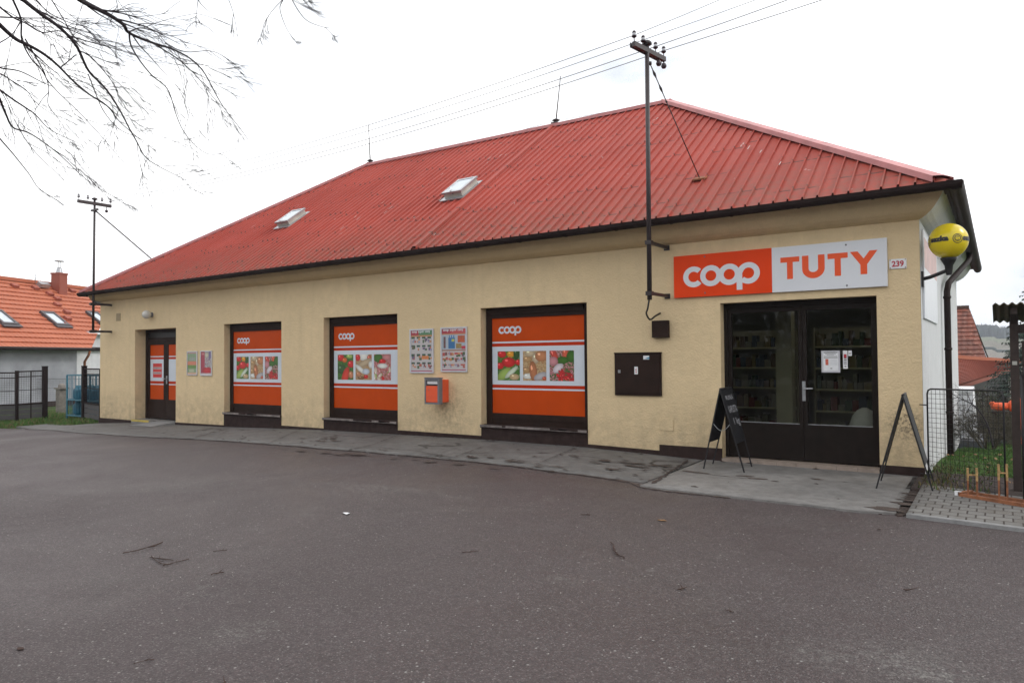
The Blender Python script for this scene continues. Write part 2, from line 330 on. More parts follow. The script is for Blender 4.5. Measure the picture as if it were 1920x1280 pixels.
# ------------------------------------------------------------------ mesh builder
def wl(p):
    v = Vector((0, 0, 0))
    while p is not None: v += p.location; p = p.parent
    return v
class MB:
    def __init__(s): s.v = []; s.f = []; s.mi = []; s.sm = []; s.uv = {}
    def quad(s, pts, m=0, smooth=False, uvs=None):
        i = len(s.v); s.v += [Vector(p) for p in pts]; s.f.append(list(range(i, i+len(pts)))); s.mi.append(m); s.sm.append(smooth)
        if uvs: s.uv[len(s.f)-1] = uvs
        return s
    def box(s, a, b, m=0, rot=None, org=None):
        x0, y0, z0 = [min(a[i], b[i]) for i in range(3)]; x1, y1, z1 = [max(a[i], b[i]) for i in range(3)]
        P = [Vector(p) for p in ((x0, y0, z0), (x1, y0, z0), (x1, y1, z0), (x0, y1, z0), (x0, y0, z1), (x1, y0, z1), (x1, y1, z1), (x0, y1, z1))]
        if rot is not None:
            o = Vector(org) if org is not None else Vector((0, 0, 0)); P = [o+rot @ (p-o) for p in P]
        i = len(s.v); s.v += P
        for f in ((0, 3, 2, 1), (4, 5, 6, 7), (0, 1, 5, 4), (1, 2, 6, 5), (2, 3, 7, 6), (3, 0, 4, 7)):
            s.f.append([i+k for k in f]); s.mi.append(m); s.sm.append(False)
        return s
    def obox(s, c, ax, ay, az, m=0):     # oriented box: centre and three half-axis vectors
        c = Vector(c); i = len(s.v)
        for sz in (-1, 1):
            for sx, sy in ((-1, -1), (1, -1), (1, 1), (-1, 1)): s.v.append(c+ax*sx+ay*sy+az*sz)
        for f in ((0, 3, 2, 1), (4, 5, 6, 7), (0, 1, 5, 4), (1, 2, 6, 5), (2, 3, 7, 6), (3, 0, 4, 7)):
            s.f.append([i+k for k in f]); s.mi.append(m); s.sm.append(False)
        return s
    def bar(s, a, b, w, h=None, m=0, up=(0, 0, 1)):
        a = Vector(a); b = Vector(b); d = b-a; h = h or w; u = Vector(up)
        sd = d.cross(u)
        if sd.length < 1e-5: sd = d.cross(Vector((1, 0, 0)))
        sd.normalize(); u2 = sd.cross(d).normalized()
        return s.obox((a+b)/2, d/2, sd*w/2, u2*h/2, m)
    def tube(s, pts, r, n=8, m=0, cap=True, smooth=True):
        pts = [Vector(p) for p in pts]; rs = r if isinstance(r, (list, tuple)) else [r]*len(pts)
        base = len(s.v); t0 = (pts[1]-pts[0]).normalized()
        a = t0.orthogonal().normalized()
        for k, p in enumerate(pts):
            t = (pts[min(k+1, len(pts)-1)]-pts[max(k-1, 0)])
            if t.length < 1e-9: t = t0
            t.normalize(); a = (a-t*a.dot(t))
            if a.length < 1e-6: a = t.orthogonal()
            a.normalize(); b = t.cross(a)
            for j in range(n): s.v.append(p+(a*cos(2*pi*j/n)+b*sin(2*pi*j/n))*rs[k])
        for k in range(len(pts)-1):
            for j in range(n):
                q = (j+1) % n
                s.f.append([base+k*n+j, base+k*n+q, base+(k+1)*n+q, base+(k+1)*n+j]); s.mi.append(m); s.sm.append(smooth)
        if cap:
            s.f.append([base+j for j in range(n)][::-1]); s.mi.append(m); s.sm.append(False)
            s.f.append([base+(len(pts)-1)*n+j for j in range(n)]); s.mi.append(m); s.sm.append(False)
        return s
    def lathe(s, c, prof, n=16, m=0, smooth=True, M=None):
        c = Vector(c); base = len(s.v)
        for (r, z) in prof:
            for j in range(n):
                p = Vector((r*cos(2*pi*j/n), r*sin(2*pi*j/n), z))
                if M is not None: p = M @ p
                s.v.append(c+p)
        for k in range(len(prof)-1):
            for j in range(n):
                q = (j+1) % n
                s.f.append([base+k*n+j, base+k*n+q, base+(k+1)*n+q, base+(k+1)*n+j]); s.mi.append(m); s.sm.append(smooth)
        return s
    def build(s, name, mats, parent=None, origin=None, bevel=0):
        if not isinstance(mats, (list, tuple)): mats = [mats]
        me = bpy.data.meshes.new(name)
        o0 = wl(parent) if parent is not None else (Vector(origin) if origin is not None else Vector((0, 0, 0)))
        me.from_pydata([tuple(v-o0) for v in s.v], [], s.f)
        for mm in mats: me.materials.append(mm)
        me.polygons.foreach_set('material_index', s.mi); me.polygons.foreach_set('use_smooth', s.sm)
        if s.uv:
            ul = me.uv_layers.new(name='UVMap')
            for fi, uvs in s.uv.items():
                for li, u in zip(me.polygons[fi].loop_indices, uvs): ul.data[li].uv = u
        me.update()
        o = bpy.data.objects.new(name, me); COL.objects.link(o)
        if parent is not None: o.parent = parent
        else: o.location = o0
        if bevel:
            md = o.modifiers.new('bevel', 'BEVEL'); md.width = bevel; md.segments = 2; md.limit_method = 'ANGLE'
        return o
def tag(o, label=None, cat=None, group=None, kind=None):
    if label: o['label'] = label
    if cat: o['category'] = cat
    if group: o['group'] = group
    if kind: o['kind'] = kind
    return o
def thing(name, label, cat, loc=(0, 0, 0), group=None):
    o = bpy.data.objects.new(name, None); COL.objects.link(o); o.location = loc; o.empty_display_size = .1
    return tag(o, label, cat, group)
def sphere_prof(r, n=12, a0=-pi/2, a1=pi/2): return [(max(1e-4, r*cos(a0+(a1-a0)*i/n)), r*sin(a0+(a1-a0)*i/n)) for i in range(n+1)]

def text_mesh(s, size=1.0, bold=0.0):
    cu = bpy.data.curves.new('txt', 'FONT'); cu.body = s; cu.size = size; cu.offset = bold; cu.resolution_u = 3
    ob = bpy.data.objects.new('txt', cu); COL.objects.link(ob)
    dg = bpy.context.evaluated_depsgraph_get(); me = bpy.data.meshes.new_from_object(ob.evaluated_get(dg))
    V = [v.co.copy() for v in me.vertices]; F = [list(p.vertices) for p in me.polygons]
    bpy.data.objects.remove(ob); bpy.data.curves.remove(cu); bpy.data.meshes.remove(me)
    x0 = min(v.x for v in V); x1 = max(v.x for v in V); y0 = min(v.y for v in V); y1 = max(v.y for v in V)
    return V, F, (x0, x1, y0, y1)
def put_text(mb, s, o, ux, uy, w=None, h=None, m=0, bold=0.0):
    """text fitted into the rectangle o + ux*[0..w] + uy*[0..h]"""
    V, F, (x0, x1, y0, y1) = text_mesh(s, 1.0, bold)
    sx = w/(x1-x0) if w else None; sy = h/(y1-y0) if h else None
    sx = sx or sy; sy = sy or sx
    i = len(mb.v); o = Vector(o); ux = Vector(ux); uy = Vector(uy)
    mb.v += [o+ux*((v.x-x0)*sx)+uy*((v.y-y0)*sy) for v in V]
    for f in F: mb.f.append([i+k for k in f]); mb.mi.append(m); mb.sm.append(False)
def coop_logo(mb, o, ux, uy, nrm, w, h, m=0):
    """the four linked rings; unit radius 1 -> total width 7, total height 2.55"""
    o = Vector(o); ux = Vector(ux); uy = Vector(uy); nrm = Vector(nrm)
    sx = w/7.0; sy = h/2.52
    def pt(x, y, k): return o+ux*((x+1)*sx)+uy*((y+1.5)*sy)+nrm*(k*.0006)
    def arc(cx, a0, a1, k, n=28):
        for i in range(n):
            p, q = radians(a0+(a1-a0)*i/n), radians(a0+(a1-a0)*(i+1)/n)
            mb.quad([pt(cx+.5*cos(p), .5*sin(p), k), pt(cx+cos(p), sin(p), k), pt(cx+cos(q), sin(q), k), pt(cx+.5*cos(q), .5*sin(q), k)], m)
    arc(0, 44, 318, 0); arc(1.62, 0, 360, 1); arc(3.30, 0, 360, 2); arc(5.0, -138, 172, 3)
    mb.quad([pt(3.95, -1.5, 4), pt(4.46, -1.5, 4), pt(4.46, .35, 4), pt(3.95, .45, 4)], m)

# tiny raster painter -> vertex coloured grid (a flat print)
class Canvas:
    def __init__(s, w, h, bg, seed=0):
        s.w, s.h = w, h; s.r = random.Random(seed)
        s.p = [[tuple(bg) for _ in range(w)] for _ in range(h)]
    def noise(s, cols, sc=.25):
        for j in range(s.h):
            for i in range(s.w):
                n = noise.noise(Vector((i*sc, j*sc, s.w*.37+len(cols))))*.5+.5+s.r.uniform(-.12, .12)
                s.p[j][i] = cols[max(0, min(len(cols)-1, int(n*len(cols))))]
    def ell(s, cx, cy, rx, ry, col, hl=True, ang=0):
        ca, sa = cos(ang), sin(ang)
        for j in range(s.h):
            for i in range(s.w):
                x = (i+.5)/s.w-cx; y = (j+.5)/s.h-cy
                u = (x*ca+y*sa)/rx; v = (-x*sa+y*ca)/ry
                d = u*u+v*v
                if d < 1:
                    k = 1.15-.5*d+.0
                    if hl and (u+.35)**2+(v-.4)**2 < .05: k = 2.2
                    s.p[j][i] = tuple(min(1, c*k+(.12 if k > 2 else 0)) for c in col)
    def rect(s, x0, y0, x1, y1, col, jit=0):
        for j in range(int(y0*s.h), min(s.h, int(math.ceil(y1*s.h)))):
            for i in range(int(x0*s.w), min(s.w, int(math.ceil(x1*s.w)))):
                s.p[j][i] = tuple(max(0, min(1, c*(1+s.r.uniform(-jit, jit)))) for c in col)
def print_mesh(cv, o, ux, uy, w, h, name, mtl, parent):
    """canvas as a flat sheet: o lower-left, row 0 at the bottom"""
    W0 = wl(parent); W, H = cv.w, cv.h; o = Vector(o); ux = Vector(ux); uy = Vector(uy)
    vs = [tuple(o+ux*(w*i/W)+uy*(h*j/H)-W0) for j in range(H+1) for i in range(W+1)]
    fs = [(j*(W+1)+i, j*(W+1)+i+1, (j+1)*(W+1)+i+1, (j+1)*(W+1)+i) for j in range(H) for i in range(W)]
    me = bpy.data.meshes.new(name); me.from_pydata(vs, [], fs); me.materials.append(mtl)
    ca = me.color_attributes.new('Col', 'FLOAT_COLOR', 'CORNER')
    buf = []
    for j in range(H):
        for i in range(W): buf += list((*cv.p[j][i], 1.0))*4
    ca.data.foreach_set('color', buf); me.update()
    o = bpy.data.objects.new(name, me); COL.objects.link(o); o.parent = parent
    return o
X_ = Vector((1, 0, 0)); Z_ = Vector((0, 0, 1))

# ------------------------------------------------------------------ ground heights
ZW = [(-60, -.35), (-26, -.22), (-21.8, -.19), (-19.9, -.10), (-15.8, -.02), (-12.2, .08), (-7.9, .12), (-5.7, .11), (-3.44, .04), (-.83, .03), (3, 0), (60, -.3)]
def zw(x):
    if x <= ZW[0][0]: return ZW[0][1]
    for (a, za), (b, zb) in zip(ZW, ZW[1:]):
        if x <= b: return za+(zb-za)*(x-a)/(b-a)
    return ZW[-1][1]
def zg(x, y):
    if y <= 0:
        e = min(0, y+2.4)
        return zw(x)*max(0, 1+e/9)+.012*max(y, -2.4)-.013
    s = min(1, max(0, (x+3)/2))
    return zw(x)-.012*y-.013-s*.070*max(0, min(y, 22)-2.5)
def terr(x, y):
    r = sqrt(x*x+y*y)
    z = zg(x, min(y, 22))-.035
    if y > 14:
        t = min(1, (y-14)/110); z -= 9*(t*t*(3-2*t))
        if y > 160:
            t = min(1, (y-160)/460); z += 23.5*(t*t*(3-2*t))
    z += min(1, max(0, (r-60)/300))*2.0*noise.noise(Vector((x*.004, y*.004, 2)))
    return z

# terrain: one sheet to the horizon
def axis(lo, hi, dense):
    out = []; v = 0
    st = dense
    while v < hi: out.append(v); v += st; st *= 1.055 if v > 30 else 1.0
    out.append(hi); neg = []; v = -dense; st = dense
    while v > lo: neg.append(v); v -= st; st *= 1.055 if v < -30 else 1.0
    neg.append(lo); return neg[::-1]+out
AX = axis(-1300, 1300, 1.0); AY = axis(-1300, 1300, 1.0)
mb = MB(); nx = len(AX)
mb.v = [Vector((x, y, terr(x, y))) for y in AY for x in AX]
for j in range(len(AY)-1):
    for i in range(nx-1):
        mb.f.append([j*nx+i, j*nx+i+1, (j+1)*nx+i+1, (j+1)*nx+i]); mb.mi.append(0); mb.sm.append(True)
tag(mb.build('ground', m_ground), 'grassy ground running out to brown fields on the far hillside', 'ground', kind='structure')

# asphalt yard: columns with an irregular far edge
def aedge(x):
    j = .10*noise.noise(Vector((x*2.1, 0, 5)))+.05*noise.noise(Vector((x*9, 3, 5)))
    if x < -21.2:
        t = (-21.2-x)
        return -1.55-.28*min(t, 3)-.12*max(0, t-3)+j
    return -1.3
cols = [(-60+i*1.0) for i in range(30)]+[-30+i*.2 for i in range(156)]+[1.2+i*1.0 for i in range(30)]
rowsT = [0, .03, .06, .1, .15, .2, .27, .35, .45, .6, .8, 1.0]
mb = MB(); n = len(rowsT)
for x in cols:
    e = aedge(x)
    for t in rowsT:
        y = e+(-45-e)*t; mb.v.append(Vector((x, y, zg(x, y))))
for i in range(len(cols)-1):
    for k in range(n-1):
        mb.f.append([i*n+k, i*n+k+1, (i+1)*n+k+1, (i+1)*n+k]); mb.mi.append(0); mb.sm.append(True)
tag(mb.build('asphalt_road', m_asphalt), 'worn dark asphalt yard in front of the shop', 'road', kind='structure')

# concrete pavement along the facade
def pz(x, y): return zw(x)+.012*y
def pfront(x):
    j = .06*noise.noise(Vector((x*1.3, 7, 1)))+.035*noise.noise(Vector((x*7, 2, 1)))
    b = -2.16+j
    if x > -3.72: b = -2.42+j*.7-.03*(x+3.7)
    if x < -19: b += (-19-x)*.13
    return b
def sheet(name, x0, x1, fr, bk, zf, mtl, lab, dx=.1, th=.06, parent=None, ny=8):
    mb = MB(); xs = [x0+(x1-x0)*i/max(1, round((x1-x0)/dx)) for i in range(round((x1-x0)/dx)+1)]
    n = ny+2
    for x in xs:
        a, b = fr(x), bk(x)
        mb.v.append(Vector((x, a-.012, zf(x, a)-th)))
        for k in range(ny+1):
            y = a+(b-a)*k/ny; mb.v.append(Vector((x, y, zf(x, y))))
    for i in range(len(xs)-1):
        for k in range(n-1):
            mb.f.append([i*n+k, (i+1)*n+k, (i+1)*n+k+1, i*n+k+1]); mb.mi.append(0); mb.sm.append(k > 0)
    for i, s in ((0, 1), (len(xs)-1, -1)):
        top = [i*n+k for k in range(1, n)]; b0 = len(mb.v)
        for t in top: v = mb.v[t].copy(); v.z -= th; mb.v.append(v)
        for k in range(len(top)-1):
            mb.f.append([top[k], top[k+1], b0+k+1, b0+k]); mb.mi.append(0); mb.sm.append(False)
    return tag(mb.build(name, mtl), lab, 'pavement', kind='structure')
sheet('pavement', -23.2, -3.74, pfront, lambda x: .02 if x > -21.85 else -.75, pz, m_conc, 'cracked grey concrete pavement along the shop wall')
sheet('pavement', -3.68, -.90, lambda x: pfront(x)+(.25*max(0, (x+1.25))*1.2 if x > -1.25 else 0), lambda x: .02, lambda x, y: pz(x, y)+.012, m_conc2, 'smoother pale concrete pavement in front of the glass doors', th=.07)
sheet('soil_strip', -1.15, -.72, lambda x: -2.42+.22*noise.noise(Vector((x*11, 1, 1))), lambda x: -.02, lambda x, y: pz(x, y)-.003+.006*noise.noise(Vector((x*12, y*12, 3))), m_mulch, 'dark soil in the broken joint between concrete and block paving', dx=.04, th=.05, ny=30)
# dirt and moss filling the gaps between slabs
def ribbon(mb, pts, w, zoff, seed, seg=.07):
    rr = random.Random(seed); P = []
    for (a, b) in zip(pts, pts[1:]):
        a = Vector((*a, 0)); b = Vector((*b, 0)); k = max(1, int((b-a).length/seg))
        for i in range(k): P.append(a+(b-a)*(i/k))
    P.append(Vector((*pts[-1], 0)))
    L = []; Rr = []
    for i, p in enumerate(P):
        d = (P[min(i+1, len(P)-1)]-P[max(0, i-1)]).normalized(); s = Vector((-d.y, d.x, 0))
        o = s*rr.uniform(-w*.5, w*.5)
        ww = w*rr.uniform(.2, 1.1)*(.25 if i in (0, len(P)-1) else 1)
        for lst, sg in ((L, 1), (Rr, -1)):
            q = p+o+s*ww*sg; q.z = pz(q.x, q.y)+zoff; lst.append(q)
    for i in range(len(P)-1): mb.quad([Rr[i], Rr[i+1], L[i+1], L[i]], 0, True)
mb = MB(); sd = 0
def G2(x, y, z=.02): p = onZ(x, y, z); return (p.x, p.y)
for tr, w in (([(1290, 868), (1262, 885), (1222, 908)], .035), ([(905, 848), (850, 868), (790, 858)], .012), ([(752, 822), (700, 842), (655, 850)], .012),
    ([(1095, 845), (1050, 862), (1005, 880)], .010), ([(870, 858), (940, 868), (1040, 884)], .014), ([(560, 812), (500, 838)], .010), ([(430, 802), (360, 822), (300, 816)], .02),
    ([(1295, 888), (1340, 893), (1400, 899)], .012), ([(600, 828), (640, 822)], .03), ([(345, 808), (405, 800)], .03)):
    sd += 1; ribbon(mb, [G2(*p) for p in tr], w, .018, sd)
tag(mb.build('slab_joints', m_mulch), 'dark mossy joints and cracks between pavement slabs', 'joint', kind='structure')
mb = MB()     # dirt washed up against the front edge of the pavement, and damp smears of old leaves
sd = 40; xx = [-22.5+.35*i for i in range(63)]
def fr2(x): return pfront(min(x, -.95))
for a in range(0, len(xx)-8, 7): sd += 1; ribbon(mb, [(x, fr2(x)-.02) for x in xx[a:a+9] if x < -.9], .040, -.004, sd, .05)
def smear(px, py_, sx, sy, seed, n=9):
    rr = random.Random(seed); p = onZ(px, py_, .02)
    for _ in range(n):
        cx = p.x+rr.gauss(0, sx); cy = min(-.05, p.y+rr.gauss(0, sy)); k = rr.uniform(.02, .09); m_ = 9; a0 = rr.uniform(0, 6)
        ring = [Vector((cx+cos(a0+2*pi*i/m_)*k*rr.uniform(.4, 1.5)*1.6, min(-.02, cy+sin(a0+2*pi*i/m_)*k*rr.uniform(.3, 1.1)*.7), 0)) for i in range(m_)]
        for q in ring: q.z = pz(q.x, q.y)+.017
        c = Vector((cx, cy, pz(cx, cy)+.019))
        for i in range(m_): mb.quad([ring[i], ring[(i+1) % m_], c], 0, True)
smear(1180, 880, .30, .22, 1, 16); smear(1110, 868, .4, .2, 2, 9); smear(600, 830, .5, .2, 3, 16); smear(655, 858, .4, .06, 4, 9); smear(800, 872, .5, .07, 5, 10); smear(990, 878, .5, .08, 6, 8)
smear(380, 806, .7, .3, 7, 14); smear(560, 850, .5, .06, 8, 8); smear(1668, 955, .12, .05, 9, 14); smear(1700, 935, .04, .2, 13, 10); smear(1340, 891, .35, .03, 10, 6); smear(1470, 905, .3, .12, 11, 2); smear(1580, 905, .2, .05, 12, 2)
tag(mb.build('dirt_smears', m_dirt), 'reddish dark dirt and rotted leaves smeared over the pavement and its front edge', 'dirt', kind='stuff')
mb = MB()
for k in range(60):      # soil and leaf crumbs caught on the pavement
    x = R.uniform(-13, -.9); y = R.choice([R.gauss(-2.1, .08), R.uniform(-2.1, -.1), R.gauss(-.12, .05)]); s = R.uniform(.008, .03)
    z = pz(x, y)+.016; n = 6; a0 = R.uniform(0, 6)
    rr_ = [R.uniform(.5, 1.2)*s for _ in range(n)]
    ring = [Vector((x+cos(a0+i*2*pi/n)*rr_[i]*2.2, y+sin(a0+i*2*pi/n)*rr_[i], z)) for i in range(n)]
    for i in range(n): mb.quad([ring[i], ring[(i+1) % n], Vector((x, y, z+s*.4))], 0)
tag(mb.build('soil_crumbs', m_mulch), 'crumbs of soil and leaf litter scattered on the pavement', 'litter', kind='stuff')

# block paving with its kerb at the right
pf = lambda x: -2.50-.075*(x+.75)
sheet('block_paving', -.80, 3.2, lambda x: pf(x)+.085, lambda x: -.62-.28*(x+.8), lambda x, y: zw(x)+.012*y+.02, m_pavers, 'grey concrete block paving beside the bike rack', th=.06)
sheet('kerb', -.80, 3.2, pf, lambda x: pf(x)+.082, lambda x, y: zw(x)+.012*y+.024, m_kerb, 'pale concrete kerb along the block paving', th=.10, ny=2)
sheet('soil_strip', -.95, 3.2, lambda x: -1.0-.28*max(0, x+.8), lambda x: .45 if x > -.8 else -.02, lambda x, y: zw(x)+.012*y+.012, m_mulch, 'brown soil strip at the foot of the garden fence', th=.04)

# ------------------------------------------------------------------ the shop
XL, XR, DEP = -21.8, -.83, 9.6
zE_L, zE_R = 3.60, 3.70           # eave, a few centimetres out of level
def ez(x): return zE_R+(zE_L-zE_R)*(XR-x)/(XR-XL)
B = thing('shop_building', 'long single storey yellow plastered shop with a red metal hipped roof', 'building', (XL, 0, 0))
OPEN = {'dl': (-19.88, -17.86, -.30, 2.475), 'w1': (-15.76, -13.58, .335, 2.495), 'w2': (-12.16, -9.98, .345, 2.515),
        'w3': (-7.90, -5.69, .385, 2.525), 'dr': (-3.44, -1.34, -.30, 2.395)}
WT = .40
def wall_mesh():
    mb = MB(); zt = 3.40
    xs = sorted({XL, XR}|{o[0] for o in OPEN.values()}|{o[1] for o in OPEN.values()})
    for xa, xb in zip(xs, xs[1:]):
        op = [o for o in OPEN.values() if abs(o[0]-xa) < 1e-6]
        segs = [(-.4, zt)] if not op else [(op[0][3], zt)]+([(-.4, op[0][2])] if op[0][2] > -.29 else [])
        for z0, z1 in segs:
            mb.quad([(xa, 0, z0), (xb, 0, z0), (xb, 0, z1), (xa, 0, z1)]); mb.quad([(xb, WT, z0), (xa, WT, z0), (xa, WT, z1), (xb, WT, z1)])
        if op:
            _, _, z0, z1 = op[0]
            mb.quad([(xa, 0, z0), (xa, WT, z0), (xa, WT, z1), (xa, 0, z1)]); mb.quad([(xb, WT, z0), (xb, 0, z0), (xb, 0, z1), (xb, WT, z1)])
            mb.quad([(xa, 0, z1), (xa, WT, z1), (xb, WT, z1), (xb, 0, z1)])
            if z0 > -.29: mb.quad([(xa, WT, z0), (xa, 0, z0), (xb, 0, z0), (xb, WT, z0)])
    mb.quad([(XL, 0, -.4), (XL, 0, zt), (XL, WT, zt), (XL, WT, -.4)]); mb.quad([(XR, 0, -.4), (XR, WT, -.4), (XR, WT, zt), (XR, 0, zt)])
    mb.quad([(XL, 0, zt), (XR, 0, zt), (XR, WT, zt), (XL, WT, zt)])
    return mb
wall_mesh().build('front_wall', m_plaster, B)
mb = MB()
mb.box((XR-WT, WT, -.5), (XR, DEP, 3.4)); mb.box((XL, WT, -.5), (XL+WT, DEP, 3.4)); mb.box((XL+WT, DEP-WT, -.5), (XR-WT, DEP, 3.4))
mb.quad([(XR+.003, 0.012, -.4), (XR+.003, DEP+.01, -.4), (XR+.003, DEP+.01, 3.4), (XR+.003, 0.012, 3.4)])
o = mb.build('side_wall', m_plaster_white, B); tag(o, 'white plastered side wall')
MB().box((XL+WT, WT, 3.36), (XR-WT, DEP-WT, 3.40)).build('ceiling', m_interior, B)
# coved cornice under the eave, front yellow and side white
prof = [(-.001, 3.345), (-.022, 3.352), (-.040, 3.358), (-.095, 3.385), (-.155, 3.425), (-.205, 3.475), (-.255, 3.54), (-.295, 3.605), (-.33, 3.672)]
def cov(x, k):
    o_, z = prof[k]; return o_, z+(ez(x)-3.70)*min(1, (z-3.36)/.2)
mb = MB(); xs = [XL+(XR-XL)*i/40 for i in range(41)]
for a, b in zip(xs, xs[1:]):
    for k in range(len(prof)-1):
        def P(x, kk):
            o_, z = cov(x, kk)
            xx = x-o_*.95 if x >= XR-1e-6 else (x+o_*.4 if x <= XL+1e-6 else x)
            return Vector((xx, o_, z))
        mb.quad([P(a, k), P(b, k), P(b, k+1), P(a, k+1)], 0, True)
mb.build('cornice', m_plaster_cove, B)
mb = MB()
for k in range(len(prof)-1):
    (o1, z1), (o2, z2) = prof[k], prof[k+1]
    for ya, yb, fa, fb in ((0, DEP, 1, 0),):
        mb.quad([(XR-o1*.95, o1, z1), (XR-o1*.95, DEP, z1), (XR-o2*.95, DEP, z2), (XR-o2*.95, o2, z2)], 0, True)
mb.quad([(XR, DEP+.004, 3.36)]+[(XR-o_*.95, DEP+.004, z) for o_, z in prof[1:]]+[(XR, DEP+.004, 3.68)], 0)
tag(mb.build('cornice', m_plaster_white, B), 'white coved cornice over the side wall')
mb = MB()
for k in range(len(prof)-1):
    (o1, z1), (o2, z2) = prof[k], prof[k+1]
    mb.quad([(XL+o1*.4, o1, z1-.1), (XL+o1*.4, DEP, z1-.1), (XL+o2*.4, DEP, z2-.1), (XL+o2*.4, o2, z2-.1)], 0, True)
mb.build('cornice', m_plaster_white, B)

# roof
EY, EXR, EXL = -.46, XR+.40, XL-.18
W2 = 4.8
pr = onY(1252, 191, W2); pl = onY(692, 309, W2)
RR = Vector((pr.x, W2, pr.z)); RL = Vector((pl.x, W2, pl.z)); BY = 2*W2-EY
def rz(x): return RL.z+(RR.z-RL.z)*(x-RL.x)/(RR.x-RL.x)
ER = Vector((EXR, EY, ez(EXR)+.0)); EL = Vector((EXL, EY, ez(EXL)+.0))
def roof_top_y(x):
    if x > RR.x: t = (EXR-x)/(EXR-RR.x); return EY+(W2-EY)*t
    if x < RL.x: t = (x-EXL)/(RL.x-EXL); return EY+(W2-EY)*t
    return W2
def roof_z(x, y):     # front slope
    t = (y-EY)/(W2-EY); ze = ez(x); xr = min(max(x, RL.x), RR.x)
    xx = x if RL.x <= x <= RR.x else x
    return ze+(rz(xx if RL.x <= xx <= RR.x else xr)-ze)*t
mb = MB(); pitchw = .19; x = EXR-.02
xs = [EXL]; k = 0
X = EXR
ribs = []
while X > EXL+.05: ribs.append(X); X -= pitchw
ribs.append(EXL); ribs = ribs[::-1]
def segs_y(x): t = roof_top_y(x); m_ = max(1, int((t-EY)/.6)); return [EY+(t-EY)*i/m_ for i in range(m_+1)]
for a, b in zip(ribs, ribs[1:]):
    ya, yb = roof_top_y(a), roof_top_y(b)
    w = .016; hgt = .040
    if b-a < .06: continue
    pans = [(a, 0), (b-w*2, 0), (b-w*1.6, hgt), (b-w*.4, hgt), (b, 0)]
    for (xa, ha), (xb, hb) in zip(pans, pans[1:]):
        n_ = 6
        for i in range(n_):
            def P(x, h, t): y = EY+(roof_top_y(x)-EY)*t; return Vector((x, y, roof_z(x, y)+h))
            mb.quad([P(xa, ha, i/n_), P(xb, hb, i/n_), P(xb, hb, (i+1)/n_), P(xa, ha, (i+1)/n_)])
# other three slopes
BR = Vector((EXR, BY, ER.z)); BL = Vector((EXL, BY, EL.z))
def rib_slope(A, Bp, T0, T1, n):
    for i in range(n):
        t0, t1 = i/n, (i+1)/n
        a0 = A.lerp(Bp, t0); a1 = A.lerp(Bp, t1)
        mb.quad([a0, a1, T0.lerp(T1, t1), T0.lerp(T1, t0)])
rib_slope(ER, BR, RR, RR+Vector((0, .001, 0)), 10); rib_slope(BR, BL, RR, RL, 20); rib_slope(BL, EL, RL, RL+Vector((0, .001, 0)), 10)
# soffit closing board
mb.quad([EL+Vector((0, 0, -.02)), BL+Vector((0, 0, -.02)), BR+Vector((0, 0, -.02)), ER+Vector((0, 0, -.02))])
roof = mb.build('roof', m_roof, B)
# fold where the two halves of the roof meet, ridge and hip caps
pf0 = onY(1040, 236, W2); fx = pf0.x
mb = MB()
for i in range(12):
    t0, t1 = i/12, (i+1)/12
    def P(dx, h, t): y = EY+(W2-EY)*t; return Vector((fx+dx, y, roof_z(fx, y)+h))
    for (d0, h0), (d1, h1) in (((-.055, .01), (-.045, .07)), ((-.045, .07), (.045, .07)), ((.045, .07), (.055, .01))):
        mb.quad([P(d0, h0, t0), P(d1, h1, t0), P(d1, h1, t1), P(d0, h0, t1)])
mb.build('roof_batten', m_roof, B)
mb = MB()
def cap(A, Bp, w, dn, s1, s2, up=.035, n=10):
    for i in range(n):
        a = A.lerp(Bp, i/n); b = A.lerp(Bp, (i+1)/n); u = Vector((0, 0, up+.004*(i % 2)))
        for s in (s1, s2):
            s = Vector(s)
            mb.quad([a+u, b+u, b+s*w+Vector((0, 0, up-.6*w*dn)), a+s*w+Vector((0, 0, up-.6*w*dn))])
            mb.quad([a+s*w+Vector((0, 0, up-.6*w*dn)), b+s*w+Vector((0, 0, up-.6*w*dn)), b+s*w+Vector((0, 0, -.6*w*dn-.02)), a+s*w+Vector((0, 0, -.6*w*dn-.02))])
cap(RL, RR, .14, .5, (0, -1, 0), (0, 1, 0), .055)
cap(RR, ER+Vector((-.10, .08, .035)), .17, .12, Vector((-.62, -.72, 0)), Vector((.62, .72, 0)), .060, 14)
cap(RL, EL, .13, .12, Vector((.62, -.72, 0)), Vector((-.62, .72, 0)), .055)
cap(RR, BR, .16, .12, Vector((-.62, .72, 0)), Vector((.62, -.72, 0)))
cap(RL, BL, .13, .12, Vector((.62, .72, 0)), Vector((-.62, -.72, 0)))
mb.build('ridge_cap', m_ridge, B)
